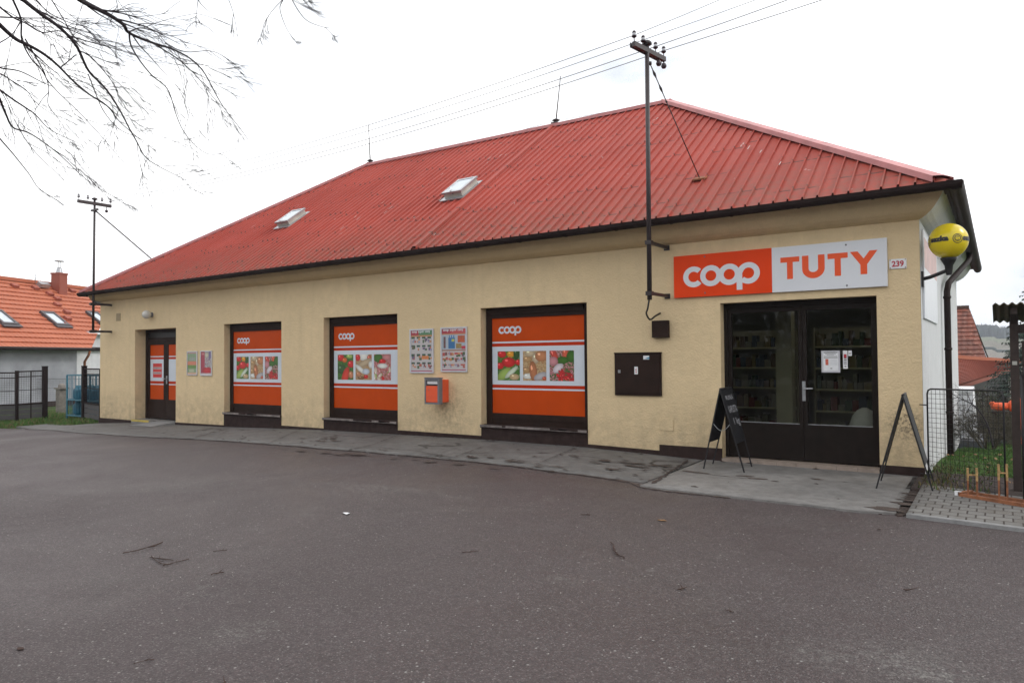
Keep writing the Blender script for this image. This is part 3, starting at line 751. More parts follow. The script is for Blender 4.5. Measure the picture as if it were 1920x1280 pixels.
# gutters: half round with joints
def gutter(A, Bp, out, r=.075, n=24):
    mb = MB(); A = Vector(A); Bp = Vector(Bp); out = Vector(out)
    pr_ = [(-.005, .035)]+[(r+r*cos(a), -.0-r*sin(a)*1.15) for a in [pi-i*pi/8 for i in range(9)]]+[(2*r+.004, .012), (2*r-.012, .012)]
    for i in range(n):
        a = A.lerp(Bp, i/n); b = A.lerp(Bp, (i+1)/n)
        for (o1, z1), (o2, z2) in zip(pr_, pr_[1:]):
            mb.quad([a+out*o1+Z_*z1, b+out*o1+Z_*z1, b+out*o2+Z_*z2, a+out*o2+Z_*z2], 0, True)
    L = (Bp-A).length; d = (Bp-A)/L; k = 0
    while k*.9 < L:                       # hangers and joints
        c = A+d*min(L-.02, k*.9); rr = r+.006
        for q in range(8):
            a0 = pi-q*pi/8; a1 = pi-(q+1)*pi/8
            p0 = c+out*(r+rr*cos(a0))-Z_*(rr*sin(a0)*1.15); p1 = c+out*(r+rr*cos(a1))-Z_*(rr*sin(a1)*1.15)
            mb.quad([p0-d*.015, p0+d*.015, p1+d*.015, p1-d*.015])
        k += 1
    for e in (A, Bp):
        mb.quad([e+out*o_+Z_*z for o_, z in pr_])
    return mb
gz = -.025
gutter(EL+Vector((-.02, .05, gz)), ER+Vector((.10, .05, gz)), (0, -1, 0)).build('gutter', m_gutter, B)
gutter(ER+Vector((-.06, -.05, gz)), BR+Vector((-.06, .1, gz)), (1, 0, 0), .085).build('gutter', m_gutter, B)
gutter(EL+Vector((.06, -.02, gz)), BL+Vector((.06, .1, gz)), (-1, 0, 0)).build('gutter', m_gutter, B)
mb = MB()     # fascia boards behind the gutters, reaching the cornice
mb.quad([(EXL+.03, EY+.045, ez(EXL)-.07), (EXR-.03, EY+.045, ez(EXR)-.07), (EXR-.03, EY+.045, ez(EXR)+.0), (EXL+.03, EY+.045, ez(EXL)+.0)])
mb.quad([(EXL+.03, EY+.045, ez(EXL)-.07), (EXL+.03, 0, ez(EXL)-.07), (EXR-.03, 0, ez(EXR)-.07), (EXR-.03, EY+.045, ez(EXR)-.07)])
mb.quad([(EXR-.03, EY+.045, ez(EXR)-.07), (EXR-.03, BY-.05, ez(EXR)-.07), (EXR-.03, BY-.05, ez(EXR)), (EXR-.03, EY+.045, ez(EXR))])
mb.quad([(XR+.28, EY+.05, 3.655), (EXR-.02, EY+.05, 3.655), (EXR-.02, BY-.05, 3.655), (XR+.28, BY-.05, 3.655)])
mb.build('fascia', m_gutter, B)
# downpipe on the side wall with its swan neck
mb = MB(); dpx, dpy = XR+.09, 4.0
mb.tube([(dpx, dpy, -.3), (dpx, dpy, 2.70), (dpx+.02, dpy+.15, 2.86), (dpx+.26, dpy+2.0, 3.42), (dpx+.28, dpy+2.15, 3.50), (dpx+.28, dpy+2.15, 3.62)], .052, 12)
for z in (.6, 1.7, 2.6): mb.lathe((dpx, dpy, z), [(.053, -.02), (.062, -.02), (.062, .02), (.053, .02)], 12)
mb.build('downpipe', m_gutter, B)

# plinth: brown painted base, steps where the photo shows it stepping
def pl_(xa, xb, h, n=6, th=.022):
    mb = MB()
    for i in range(n):
        a = xa+(xb-xa)*i/n; b = xa+(xb-xa)*(i+1)/n
        ha = h(a) if callable(h) else h; hb = h(b) if callable(h) else h
        mb.quad([(a, -th, zw(a)-.12), (b, -th, zw(b)-.12), (b, -th, hb), (a, -th, ha)])
        mb.quad([(a, -th, ha), (b, -th, hb), (b, .001, hb), (a, .001, ha)])
    for x in (xa, xb): h1 = h(x) if callable(h) else h; mb.quad([(x, -th, zw(x)-.12), (x, .001, zw(x)-.12), (x, .001, h1), (x, -th, h1)])
    mb.build('plinth', m_plinth, B)
pl_(XL-.02, -19.88, lambda x: -.035); pl_(-17.86, -15.76, lambda x: .0+.01*(x+17.86)); pl_(-13.58, -12.16, lambda x: .115)
pl_(-9.98, -7.90, lambda x: .185); pl_(-5.69, -4.42, lambda x: .165-.02*(x+5.69)); pl_(-4.42, -3.44, .235, th=.03); pl_(-1.34, XR+.012, .155)
for k in ('w1', 'w2', 'w3'):
    mb = MB()
    xa, xb, z0, z1 = OPEN[k]
    for j in range(8):       # thin grooved courses of the brown tiled strip below each window
        za = zw((xa+xb)/2)-.1+(z0-.045-(zw((xa+xb)/2)-.1))*j/8; zb = zw((xa+xb)/2)-.1+(z0-.045-(zw((xa+xb)/2)-.1))*(j+1)/8
        mb.box((xa+.004, -.010, za), (xb-.004, .06, zb-.003))
    mb.box((xa, -.006, zw(xa)-.2), (xb, .05, z0-.046))
    mb.build('under_window_panel', m_plinth, B)

# ------------------------------------------------------------------ food pictures on the window film
RED = (.55, .02, .02); GRN = (.05, .14, .02); LGR = (.30, .42, .10); TAN = (.42, .26, .12); BRN = (.30, .12, .05); WHT = (.66, .66, .62); PNK = (.50, .22, .24)
def pic(kind, seed):
    c = Canvas(36, 54, (.05, .05, .03), seed)
    if kind == 'peppers':
        c.noise([(.02, .04, .01), GRN, (.08, .18, .03), (.3, .35, .25)], .35)
        for a in ((.2, .9, .2, .12, (.55, .02, .02)), (.6, .9, .18, .11, (.65, .28, .02)), (.5, .62, .30, .17, RED), (.12, .50, .16, .12, RED), (.93, .62, .14, .1, RED), (.85, .9, .12, .2, (.03, .08, .02))): c.ell(*a)
        c.ell(.3, .22, .35, .17, LGR, False, .5); c.ell(.62, .28, .35, .09, (.55, .62, .5), False, .6); c.ell(.75, .12, .22, .11, (.5, .36, .2))
    elif kind == 'bread':
        c.noise([BRN, TAN, (.5, .36, .2), (.25, .14, .08)], .3)
        for a in ((.2, .72, .2, .1, TAN), (.3, .92, .22, .11, (.5, .4, .26)), (.55, .75, .15, .18, (.5, .4, .28)), (.8, .82, .28, .18, (.48, .2, .09)), (.15, .35, .15, .1, TAN), (.2, .15, .2, .1, WHT)): c.ell(*a)
        c.ell(.45, .3, .16, .36, (.42, .16, .07), True, .15); c.ell(.75, .15, .3, .12, (.42, .40, .42), False, .3); c.ell(.92, .08, .1, .06, (.5, .1, .05))
    elif kind == 'sausage':
        c.noise([(.25, .03, .05), PNK, (.08, .12, .04), (.4, .08, .08)], .3)
        c.ell(.2, .85, .12, .3, (.5, .06, .04), True, .5); c.ell(.65, .88, .12, .25, (.55, .1, .05), True, -.1); c.ell(.55, .68, .25, .12, GRN, False); c.ell(.9, .8, .2, .2, GRN, False)
        c.ell(.15, .65, .2, .15, PNK, False); c.ell(.35, .42, .24, .13, (.62, .56, .60), False, .5)
        for i in range(16): c.ell(c.r.uniform(.35, 1), c.r.uniform(.0, .32), .12, .05, (c.r.uniform(.4, .6), .03, .03), True, c.r.uniform(0, 3))
    elif kind == 'melon':
        c.noise([(.03, .08, .02), GRN, (.08, .2, .04)], .4)
        for a in ((.2, .88, .22, .14, RED), (.45, .78, .16, .1, (.6, .12, .02)), (.75, .93, .2, .08, LGR), (.85, .62, .22, .14, RED), (.25, .42, .3, .18, (.04, .1, .03))): c.ell(*a)
        c.ell(.5, .15, .2, .4, (.6, .05, .03), False, -.5); c.ell(.85, .2, .15, .15, (.5, .2, .1))
    elif kind == 'cheese':
        c.noise([(.3, .2, .12), TAN, (.4, .32, .2)], .3)
        c.ell(.5, .95, .3, .2, WHT, False); c.ell(.15, .88, .15, .14, RED); c.ell(.85, .85, .14, .12, (.5, .1, .05)); c.ell(.55, .66, .5, .12, (.44, .34, .22), False, .3)
        c.ell(.95, .6, .15, .14, WHT, False); c.ell(.3, .42, .35, .1, WHT, False, -.5); c.ell(.65, .33, .22, .12, (.5, .55, .62), False)
        c.ell(.2, .22, .18, .1, (.45, .2, .1)); c.ell(.65, .13, .14, .08, RED); c.ell(.35, .08, .2, .07, (.2, .1, .04))
    else:
        c.noise([(.1, .16, .05), (.4, .1, .08), PNK, (.06, .1, .03)], .35)
        c.ell(.25, .85, .3, .16, GRN, False); c.ell(.75, .88, .25, .12, (.5, .2, .2), False); c.ell(.5, .72, .2, .1, RED); c.ell(.5, .55, .3, .1, WHT, False)
        for i in range(14): c.ell(c.r.uniform(0, 1), c.r.uniform(0, .42), .14, .07, c.r.choice([RED, (.5, .2, .2), LGR, (.6, .5, .4)]), True, c.r.uniform(0, 3))
    return c
yF = .155      # frame face
def window(key, kinds, lab):
    xa, xb, z0, z1 = OPEN[key]; fw = .125
    mb = MB(); ft, fb = z1-.19, z0+.215
    fl, fr = xa+.012, xb-.012
    # outer frame (box ring), roller box on top, wide base board
    mb.box((fl, yF, z0), (fl+fw, yF+.08, z1-.005)); mb.box((fr-fw, yF, z0), (fr, yF+.08, z1-.005))
    mb.box((fl+fw, yF, fb-.10), (fr-fw, yF+.08, fb)); mb.box((fl+fw, yF+.012, z0), (fr-fw, yF+.08, fb-.10))
    mb.box((fl+fw, yF, ft), (fr-fw, yF+.08, ft+.07)); mb.box((fl+fw, yF-.03, ft+.07), (fr-fw, yF+.08, z1-.005))
    w = mb.build('window', m_brown, B); 
    tag(w, lab)
    mb = MB(); mb.box((xa+.002, -.045, z0-.044), (xb-.002, yF, z0+.006)); mb.box((xa+.002, -.052, z0-.030), (xb-.002, -.0455, z0+.010), 1)
    for k_ in range(5): u_ = R.uniform(xa+.1, xb-.3); mb.box((u_, -.0535, z0-.02), (u_+R.uniform(.05, .3), -.0525, z0+.0105), 0)
    mb.build('sill', [m_plinth, m_silledge], w)
    # film panel with its stripes
    a, b = fl+fw, fr-fw; W = b-a; H = ft-fb; y = yF+.018
    mb = MB(); mb.box((a, y, fb), (b, y+.01, ft), 0)
    def band(v0, v1, m, k=1): mb.quad([(a, y-.0012*k, fb+H*v0), (b, y-.0012*k, fb+H*v0), (b, y-.0012*k, fb+H*v1), (a, y-.0012*k, fb+H*v1)], m)
    band(.300, .700, 1); band(.735, .752, 1); band(.248, .265, 1)
    band(.706, .733, 2); band(.267, .296, 2)
    coop_logo(mb, (a+W*.075, y-.002, fb+H*.815), X_, Z_, (0, -1, 0), W*.26, H*.098, 1)
    mb.build('window_film', [m_film_orange, m_film_white, m_film_red], w)
    g = W*.062; pw = W*.253
    for i, kd in enumerate(kinds):
        print_mesh(pic(kd, i+len(key)), (a+g+i*(pw+W*.035), y-.0026, fb+H*.345), X_, Z_, pw, H*.305, 'food_picture', m_print, w)
    return w
window('w1', ('peppers', 'bread', 'sausage'), 'left shop window with vegetable, bread and sausage pictures')
window('w2', ('melon', 'cheese', 'salad'), 'middle shop window with melon, cheese and salad pictures')
window('w3', ('peppers', 'bread', 'sausage'), 'large right shop window with vegetable, bread and sausage pictures')

# ------------------------------------------------------------------ left service door
xa, xb, z0, z1 = OPEN['dl']; yD = .30
mb = MB(); zb = .0
mb.box((xa, yD, zb), (xa+.09, yD+.09, z1)); mb.box((xb-.09, yD, zb), (xb, yD+.09, z1)); mb.box((xa+.09, yD, z1-.08), (xb-.09, yD+.09, z1))
mb.box((xa+.09, yD+.02, 2.19), (xb-.09, yD+.08, 2.25))
mb.quad([(xa+.09, yD+.05, 2.25), (xb-.09, yD+.05, 2.25), (xb-.09, yD+.05, z1-.08), (xa+.09, yD+.05, z1-.08)], 1)
D1 = mb.build('service_door', [m_brown, m_black], B); tag(D1, 'brown service door with orange and white film')
mid = (xa+xb)/2
for i, (a, b) in enumerate(((xa+.092, mid-.003), (mid+.003, xb-.092))):
    mb = MB(); y = yD+.015; st = .115
    mb.box((a, y, zb+.02), (a+st, y+.05, 2.188)); mb.box((b-st, y, zb+.02), (b, y+.05, 2.188)); mb.box((a+st, y, 2.05), (b-st, y+.05, 2.188)); mb.box((a+st, y, zb+.02), (b-st, y+.05, .55))
    mb.build('door_leaf', m_brown, D1)
    mb = MB(); a2, b2 = a+st, b-st; zf0, zf1 = .55, 2.05; H = zf1-zf0; y += .012
    mb.box((a2, y, zf0), (b2, y+.01, zf1), 0)
    def band(v0, v1, m): mb.quad([(a2, y-.0012, zf0+H*v0), (b2, y-.0012, zf0+H*v0), (b2, y-.0012, zf0+H*v1), (a2, y-.0012, zf0+H*v1)], m)
    band(.335, .735, 1); band(.775, .795, 1); band(.265, .285, 1); band(.74, .77, 2); band(.29, .328, 2)
    if i == 0:
        c0, c1 = a2+(b2-a2)*.2, b2-(b2-a2)*.15; q0, q1 = zf0+H*.40, zf0+H*.66
        mb.quad([(c0, y-.002, q0), (c1, y-.002, q0), (c1, y-.002, q1), (c0, y-.002, q1)], 3)
        for f0, f1 in ((.24, .40), (.58, .74)):
            mb.quad([(c0+.02, y-.003, q0+(q1-q0)*f0), (c1-.02, y-.003, q0+(q1-q0)*f0), (c1-.02, y-.003, q0+(q1-q0)*f1), (c0+.02, y-.003, q0+(q1-q0)*f1)], 4)
            x = c0+.05
            while x < c1-.06:
                w_ = R.uniform(.012, .03); mb.quad([(x, y-.004, q0+(q1-q0)*(f0+.05)), (x+w_, y-.004, q0+(q1-q0)*(f0+.05)), (x+w_, y-.004, q0+(q1-q0)*(f1-.05)), (x, y-.004, q0+(q1-q0)*(f1-.05))], 5); x += w_+.012
    mb.build('door_film', [m_film_orange, m_film_white, m_film_red, mat('notice_red', (.62, .03, .03), .4), mat('notice_pink', (.55, .42, .42), .5), m_grey], D1)
mb = MB(); hx = mid+.055
mb.box((hx-.02, yD-.002, .98), (hx+.02, yD+.014, 1.20)); mb.tube([(hx, yD, 1.12), (hx, yD-.05, 1.12), (hx-.12, yD-.05, 1.12)], .010, 8)
mb.build('door_handle', m_steel, D1)
mb = MB(); mb.box((xa, -.10, -.25), (xb-.9, .30, .005), 0); mb.box((xb-.9, .02, -.25), (xb, .30, .0), 0)
mb.quad([(xa+.01, -.101, -.045), (xa+.9, -.101, -.045), (xa+.9, -.101, .0), (xa+.01, -.101, .0)], 1)
mb.quad([(xa+.01, -.10, .0062), (xa+.9, -.10, .0062), (xa+.9, -.05, .0062), (xa+.01, -.05, .0062)], 1)
mb.build('door_step', [m_conc2, m_yline], B)
mb = MB(); r0 = xb-.90; r1 = xb-.06
mb.quad([(r0-.25, -.62, zw(r0)-.0), (r1-.05, -.62, zw(r1)-.0), (r1, .02, .0), (r0, .02, .0)]); mb.quad([(r1-.05, -.62, zw(r1)), (r1-.05, -.62, zw(r1)-.1), (r1, .02, -.2), (r1, .02, 0)])
mb.quad([(r0-.25, -.62, zw(r0)), (r0, .02, 0), (r0, .02, -.2), (r0-.25, -.62, zw(r0)-.1)])
mb.build('ramp', m_kerb, B)

# ------------------------------------------------------------------ shop entrance
xa, xb, z0, z1 = OPEN['dr']; yD = .16; zs = .10
mb = MB()
mb.box((xa, yD, zs), (xa+.055, yD+.10, z1)); mb.box((xb-.045, yD, zs), (xb, yD+.10, z1)); mb.box((xa+.055, yD, z1-.075), (xb-.045, yD+.10, z1))
D2 = mb.build('entrance_door', m_door, B); tag(D2, 'dark brown glazed double entrance door')
ml = onY(1505, 700, yD).x
for i, (a, b) in enumerate(((xa+.058, ml-.003), (ml+.003, xb-.048))):
    y = yD+.02; st = .052
    mb = MB(); mb.box((a, y, zs+.01), (a+st, y+.05, z1-.08)); mb.box((b-st, y, zs+.01), (b, y+.05, z1-.08)); mb.box((a+st, y, z1-.15), (b-st, y+.05, z1-.08)); mb.box((a+st, y, zs+.01), (b-st, y+.05, .625))
    mb.box((a+st, y+.003, .625), (b-st, y+.02, .635), 1)
    mb.build('door_leaf', [m_door, m_steel], D2)
    mb = MB(); mb.quad([(a+st, y+.028, .63), (b-st, y+.028, .63), (b-st, y+.028, z1-.15), (a+st, y+.028, z1-.15)]); mb.build('glass_pane', m_glass, D2)
mb = MB(); hx = onY(1507, 733, yD).x
mb.box((hx-.022, yD+.006, .96), (hx+.022, yD+.021, 1.24)); mb.tube([(hx, yD, 1.135), (hx, yD-.045, 1.135), (hx+.13, yD-.045, 1.14)], .011, 8)
mb.build('door_handle', m_steel, D2)
mb = MB()     # tiled step with a joint between the tiles
n = 8
for i in range(n):
    a = xa+(xb-xa)*i/n; b = xa+(xb-xa)*(i+1)/n
    mb.box((a+.002, -.035, -.1), (b-.002, .27, .095))
mb.box((xa, -.03, -.12), (xb, .3, .090), 1)
mb.build('tiled_step', [m_tile_step, m_plinth], B)
# notices stuck on the right leaf
yg = yD+.02+.022
def flat(mb, px0, py0, px1, py1, y, m): # rectangle on the plane y from two picture corners
    a = onY(px0, py1, y); b = onY(px1, py0, y); z_0, z_1 = a.z, b.z
    mb.quad([(a.x, y, z_0), (b.x, y, z_0), (b.x, y, z_1), (a.x, y, z_1)], m); return a, b
mb = MB(); a = onY(1541, 698, yg); b = onY(1575, 657, yg)
mb.box((a.x, yg-.016, a.z), (b.x, yg, b.z), 0); i_ = .025
y = yg-.0175; w_, h_ = b.x-a.x, b.z-a.z
mb.quad([(a.x+i_, y, a.z+i_), (b.x-i_, y, a.z+i_), (b.x-i_, y, b.z-i_), (a.x+i_, y, b.z-i_)], 1)
def r(u0, v0, u1, v1, m, yy=None): yy = yy or y-.001; mb.quad([(a.x+w_*u0, yy, a.z+h_*v0), (a.x+w_*u1, yy, a.z+h_*v0), (a.x+w_*u1, yy, a.z+h_*v1), (a.x+w_*u0, yy, a.z+h_*v1)], m)
r(.13, .90, .87, .93, 2); r(.2, .84, .8, .86, 3); r(.3, .80, .7, .815, 3); r(.15, .75, .85, .765, 3); r(.13, .67, .87, .70, 2); r(.22, .34, .38, .62, 4); r(.48, .17, .58, .20, 2)
for k in range(6): r(.45, .36+k*.045, .85, .37+k*.045, 5)
tag(mb.build('framed_notice', [m_silver, m_paper, m_text_dark, m_grey, mat('notice_block', (.55, .12, .08), .5), mat('faint_print', (.45, .46, .5), .6)]), 'white framed opening notice hung inside the glass entrance door', 'notice')
mb = MB(); a = onY(1581, 691, yg); b = onY(1589, 657, yg); w_, h_ = b.x-a.x, b.z-a.z; y = yg-.003
mb.box((a.x, y, a.z), (b.x, yg, b.z), 0)
r(.2, .60, .8, .8, 1, y-.001); r(.2, .55, .8, .59, 2, y-.001); r(.2, .45, .8, .50, 2, y-.001); r(.2, .35, .8, .40, 3, y-.001); r(.2, .25, .8, .31, 3, y-.001); r(.3, .1, .7, .16, 3, y-.001)
tag(mb.build('sticker', [m_paper, mat('sticker_red', (.4, .03, .05), .4), m_text_dark, m_grey]), 'tall narrow card sticker with red and black marks on the door glass', 'sticker')
mb = MB(); a = onY(1590, 667, yg); b = onY(1597, 657, yg); w_, h_ = b.x-a.x, b.z-a.z
mb.box((a.x+.004, y, a.z), (b.x, yg, b.z), 0); r(.3, .3, .8, .4, 1, y-.001); r(.3, .5, .8, .6, 1, y-.001)
tag(mb.build('sticker', [m_paper, m_grey]), 'small square white sticker right of the tall one on the door glass', 'sticker')

# dim sales room behind the glass
mb = MB()
rx0, rx1, ry, rz0, rz1 = -7.2, -1.24, 5.4, .1, 2.9
mb.quad([(rx0, .401, rz0), (rx1, .401, rz0), (rx1, ry, rz0), (rx0, ry, rz0)], 1); mb.quad([(rx0, ry, rz0), (rx1, ry, rz0), (rx1, ry, rz1), (rx0, ry, rz1)])
mb.quad([(rx0, .401, rz1), (rx0, ry, rz1), (rx1, ry, rz1), (rx1, .401, rz1)]); mb.quad([(rx1, .401, rz0), (rx1, ry, rz0), (rx1, ry, rz1), (rx1, .401, rz1)]); mb.quad([(rx0, ry, rz0), (rx0, .401, rz0), (rx0, .401, rz1), (rx0, ry, rz1)])
mb.box((-3.05, 1.6, rz0), (-2.8, 1.85, rz1), 0)
mb.build('sales_room', [m_interior, m_intfloor], B)
def added_lamp(c, w, l, lab):  # weak glowing panel added to brighten the shelves and goods behind the door glass
    t = thing('added_ceiling_lamp', lab, 'lamp', c, 'lamps added to light the sales room')
    MB().box((c[0]-w/2, c[1]-l/2, c[2]-.03), (c[0]+w/2, c[1]+l/2, c[2])).build('housing', m_white, t)
    m = bpy.data.materials.get('added_lamp_glow')
    if m is None:
        m, nt, b = newmat('added_lamp_glow'); b.inputs['Emission Color'].default_value = (1, .93, .72, 1); b.inputs['Emission Strength'].default_value = 2.0; b.inputs['Base Color'].default_value = (.8, .8, .75, 1)
    mb = MB(); z = c[2]-.033; mb.quad([(c[0]-w/2+.02, c[1]-l/2+.02, z), (c[0]-w/2+.02, c[1]+l/2-.02, z), (c[0]+w/2-.02, c[1]+l/2-.02, z), (c[0]+w/2-.02, c[1]-l/2+.02, z)]); mb.build('diffuser', m, t)
added_lamp((-2.0, 2.0, 2.88), .35, 1.1, 'added flat ceiling lamp to light the goods behind the right door leaf')
added_lamp((-4.2, 2.3, 2.88), .35, 1.1, 'added flat ceiling lamp to light the goods behind the left door leaf')
GOODS = [mat('goods_%s' % n_, c, .5) for n_, c in (('red', (.18, .04, .03)), ('yellow', (.22, .18, .07)), ('green', (.05, .09, .05)), ('white', (.24, .24, .21)), ('brown', (.12, .075, .045)), ('blue', (.05, .075, .12)))]
def shelf_unit(x0, y0, x1, dep, lab, levels=5):
    t = thing('shelf_unit', lab, 'shelf', ((x0+x1)/2, y0, rz0), 'shelves inside the shop')
    mb = MB(); mb.box((x0, y0+dep-.02, rz0), (x1, y0+dep, rz0+2.0), 1)
    for x in (x0, x1-.03): mb.box((x, y0, rz0), (x+.03, y0+dep-.02, rz0+2.0), 1)
    mb.build('shelf_frame', [m_shelf, m_interior], t)
    for k in range(levels):
        z = rz0+.12+k*.38
        MB().box((x0+.03, y0-.01, z), (x1-.03, y0+dep-.02, z+.03)).build('shelf', m_shelf, t)
    mb = MB()
    for k in range(levels):
        z = rz0+.151+k*.38; x = x0+.05
        while x < x1-.15:
            w = R.uniform(.06, .14); mb.box((x, y0+.03, z), (x+w-.01, y0+.25, z+R.uniform(.1, .28)), R.randrange(6)); x += w
    o = mb.build('goods', GOODS, t); tag(o, kind='stuff')
shelf_unit(-2.75, 3.0, -1.45, .4, 'shelf unit of groceries seen through the right door leaf')
shelf_unit(-5.2, 3.4, -3.1, .4, 'wider shelf unit of groceries seen through the left door leaf')
mb = MB(); p = onY(1628, 800, .34); base = rz0
ring = []
for k in range(7):
    z = base+[0, .05, .2, .4, .52, .6, .64][k]; rr_ = [.14, .19, .21, .20, .16, .10, .03][k]
    ring.append((rr_, z-base))
mb.lathe((-1.60, .62, base+.12), ring, 14); mb.box((-1.85, .42, base), (-1.35, .82, base+.12), 1)
tag(mb.build('white_sack', [m_paper, m_grey]), 'full white sack slumped behind the lower right door glass', 'sack')

# ------------------------------------------------------------------ shop sign, number plate
ys = -.045
sa = onY(1263.5, 520, ys).x; sm = onY(1447, 500, ys).x; sb = onY(1663.5, 490, ys).x
szb = (onY(1264, 557, ys).z+onY(1665, 538, ys).z)/2; szt = (onY(1263, 480, ys).z+onY(1662, 447, ys).z)/2
mb = MB(); mb.box((sa, ys, szb), (sm, -.004, szt), 0); mb.box((sm+.002, ys, szb), (sb, -.004, szt), 1)
S = mb.build('shop_sign', [m_sign_orange, m_sign_white]); tag(S, 'long orange and white shop sign above the glass entrance', 'sign')
mb = MB(); l0 = onY(1281, 520, ys).x; l1 = onY(1425, 510, ys).x; hz = szt-szb
coop_logo(mb, (l0, ys-.0015, szb+hz*.105), X_, Z_, (0, -1, 0), l1-l0, hz*.625, 0)
mb.build('rings_logo', m_sign_white, S)
mb = MB(); y = ys-.0015; lz0, lz1 = szb+hz*.275, szb+hz*.762
lx = [onY(px, 505, ys).x for px in (1463.5, 1499, 1504, 1546.5, 1552, 1590, 1594, 1646)]
def T(x0, x1):
    H = lz1-lz0; s = (x1-x0)*.31; c = (x0+x1)/2; t = H*.235
    mb.quad([(x0, y, lz1-t), (x1, y, lz1-t), (x1, y, lz1), (x0, y, lz1)]); mb.quad([(c-s/2, y, lz0), (c+s/2, y, lz0), (c+s/2, y, lz1-t), (c-s/2, y, lz1-t)])
T(lx[0], lx[1]); T(lx[4], lx[5])
x0, x1 = lx[2], lx[3]; s = (x1-x0)*.29; rr_ = (x1-x0)/2; cz = lz0+rr_*.86; cx = (x0+x1)/2
for p, q in ((x0, x0+s), (x1-s, x1)): mb.quad([(p, y, cz), (q, y, cz), (q, y, lz1), (p, y, lz1)])
for i in range(16):
    a0, a1 = pi+pi*i/16, pi+pi*(i+1)/16
    mb.quad([(cx+rr_*cos(a0), y, cz+rr_*.93*sin(a0)), (cx+rr_*cos(a1), y, cz+rr_*.93*sin(a1)), (cx+(rr_-s)*cos(a1), y, cz+(rr_-s)*.82*sin(a1)), (cx+(rr_-s)*cos(a0), y, cz+(rr_-s)*.82*sin(a0))])
x0, x1 = lx[6], lx[7]; cx = (x0+x1)/2; s = (x1-x0)*.245; jz = lz0+(lz1-lz0)*.42
mb.quad([(cx-s/2, y, lz0), (cx+s/2, y, lz0), (cx+s/2, y, jz), (cx, y, jz+.08), (cx-s/2, y, jz)])
mb.quad([(x0, y, lz1), (cx-s/2, y, jz), (cx, y, jz+.08), (x0+s*1.16, y, lz1)]); mb.quad([(x1, y, lz1), (x1-s*1.16, y, lz1), (cx, y, jz+.08), (cx+s/2, y, jz)])
mb.build('name_letters', m_text_orange, S)
for px, py in ((1321, 481), (1322, 549), (1586, 459), (1588, 535)):
    p = onY(px, py, ys); mb = MB(); mb.lathe((p.x, ys-.002, p.z), [(.001, .004), (.012, .003), (.013, 0)], 8, M=Matrix.Rotation(pi/2, 3, 'X')); mb.build('bolt', m_grey, S)
a = onY(1667.5, 504, -.01); b = onY(1699.5, 485.5, -.01); a.z -= .005; b.z += .010
mb = MB(); mb.box((a.x, -.014, a.z), (b.x, -.002, b.z), 0)
NP = mb.build('house_number_plate', m_paper, bevel=.003); tag(NP, 'small white enamel plate with red number 239 beside the long shop sign', 'number plate')
mb = MB(); put_text(mb, '239', (a.x+.030, -.0155, a.z+.024), X_, Z_, (b.x-a.x)-.060, (b.z-a.z)-.048, 0, .035); mb.build('number_print', m_text_red, NP)
for x in (a.x+.012, b.x-.012):
    for z in (a.z+.012, b.z-.012): MB().box((x-.006, -.017, z-.006), (x+.006, -.014, z+.006)).build('screw', m_rust, NP)

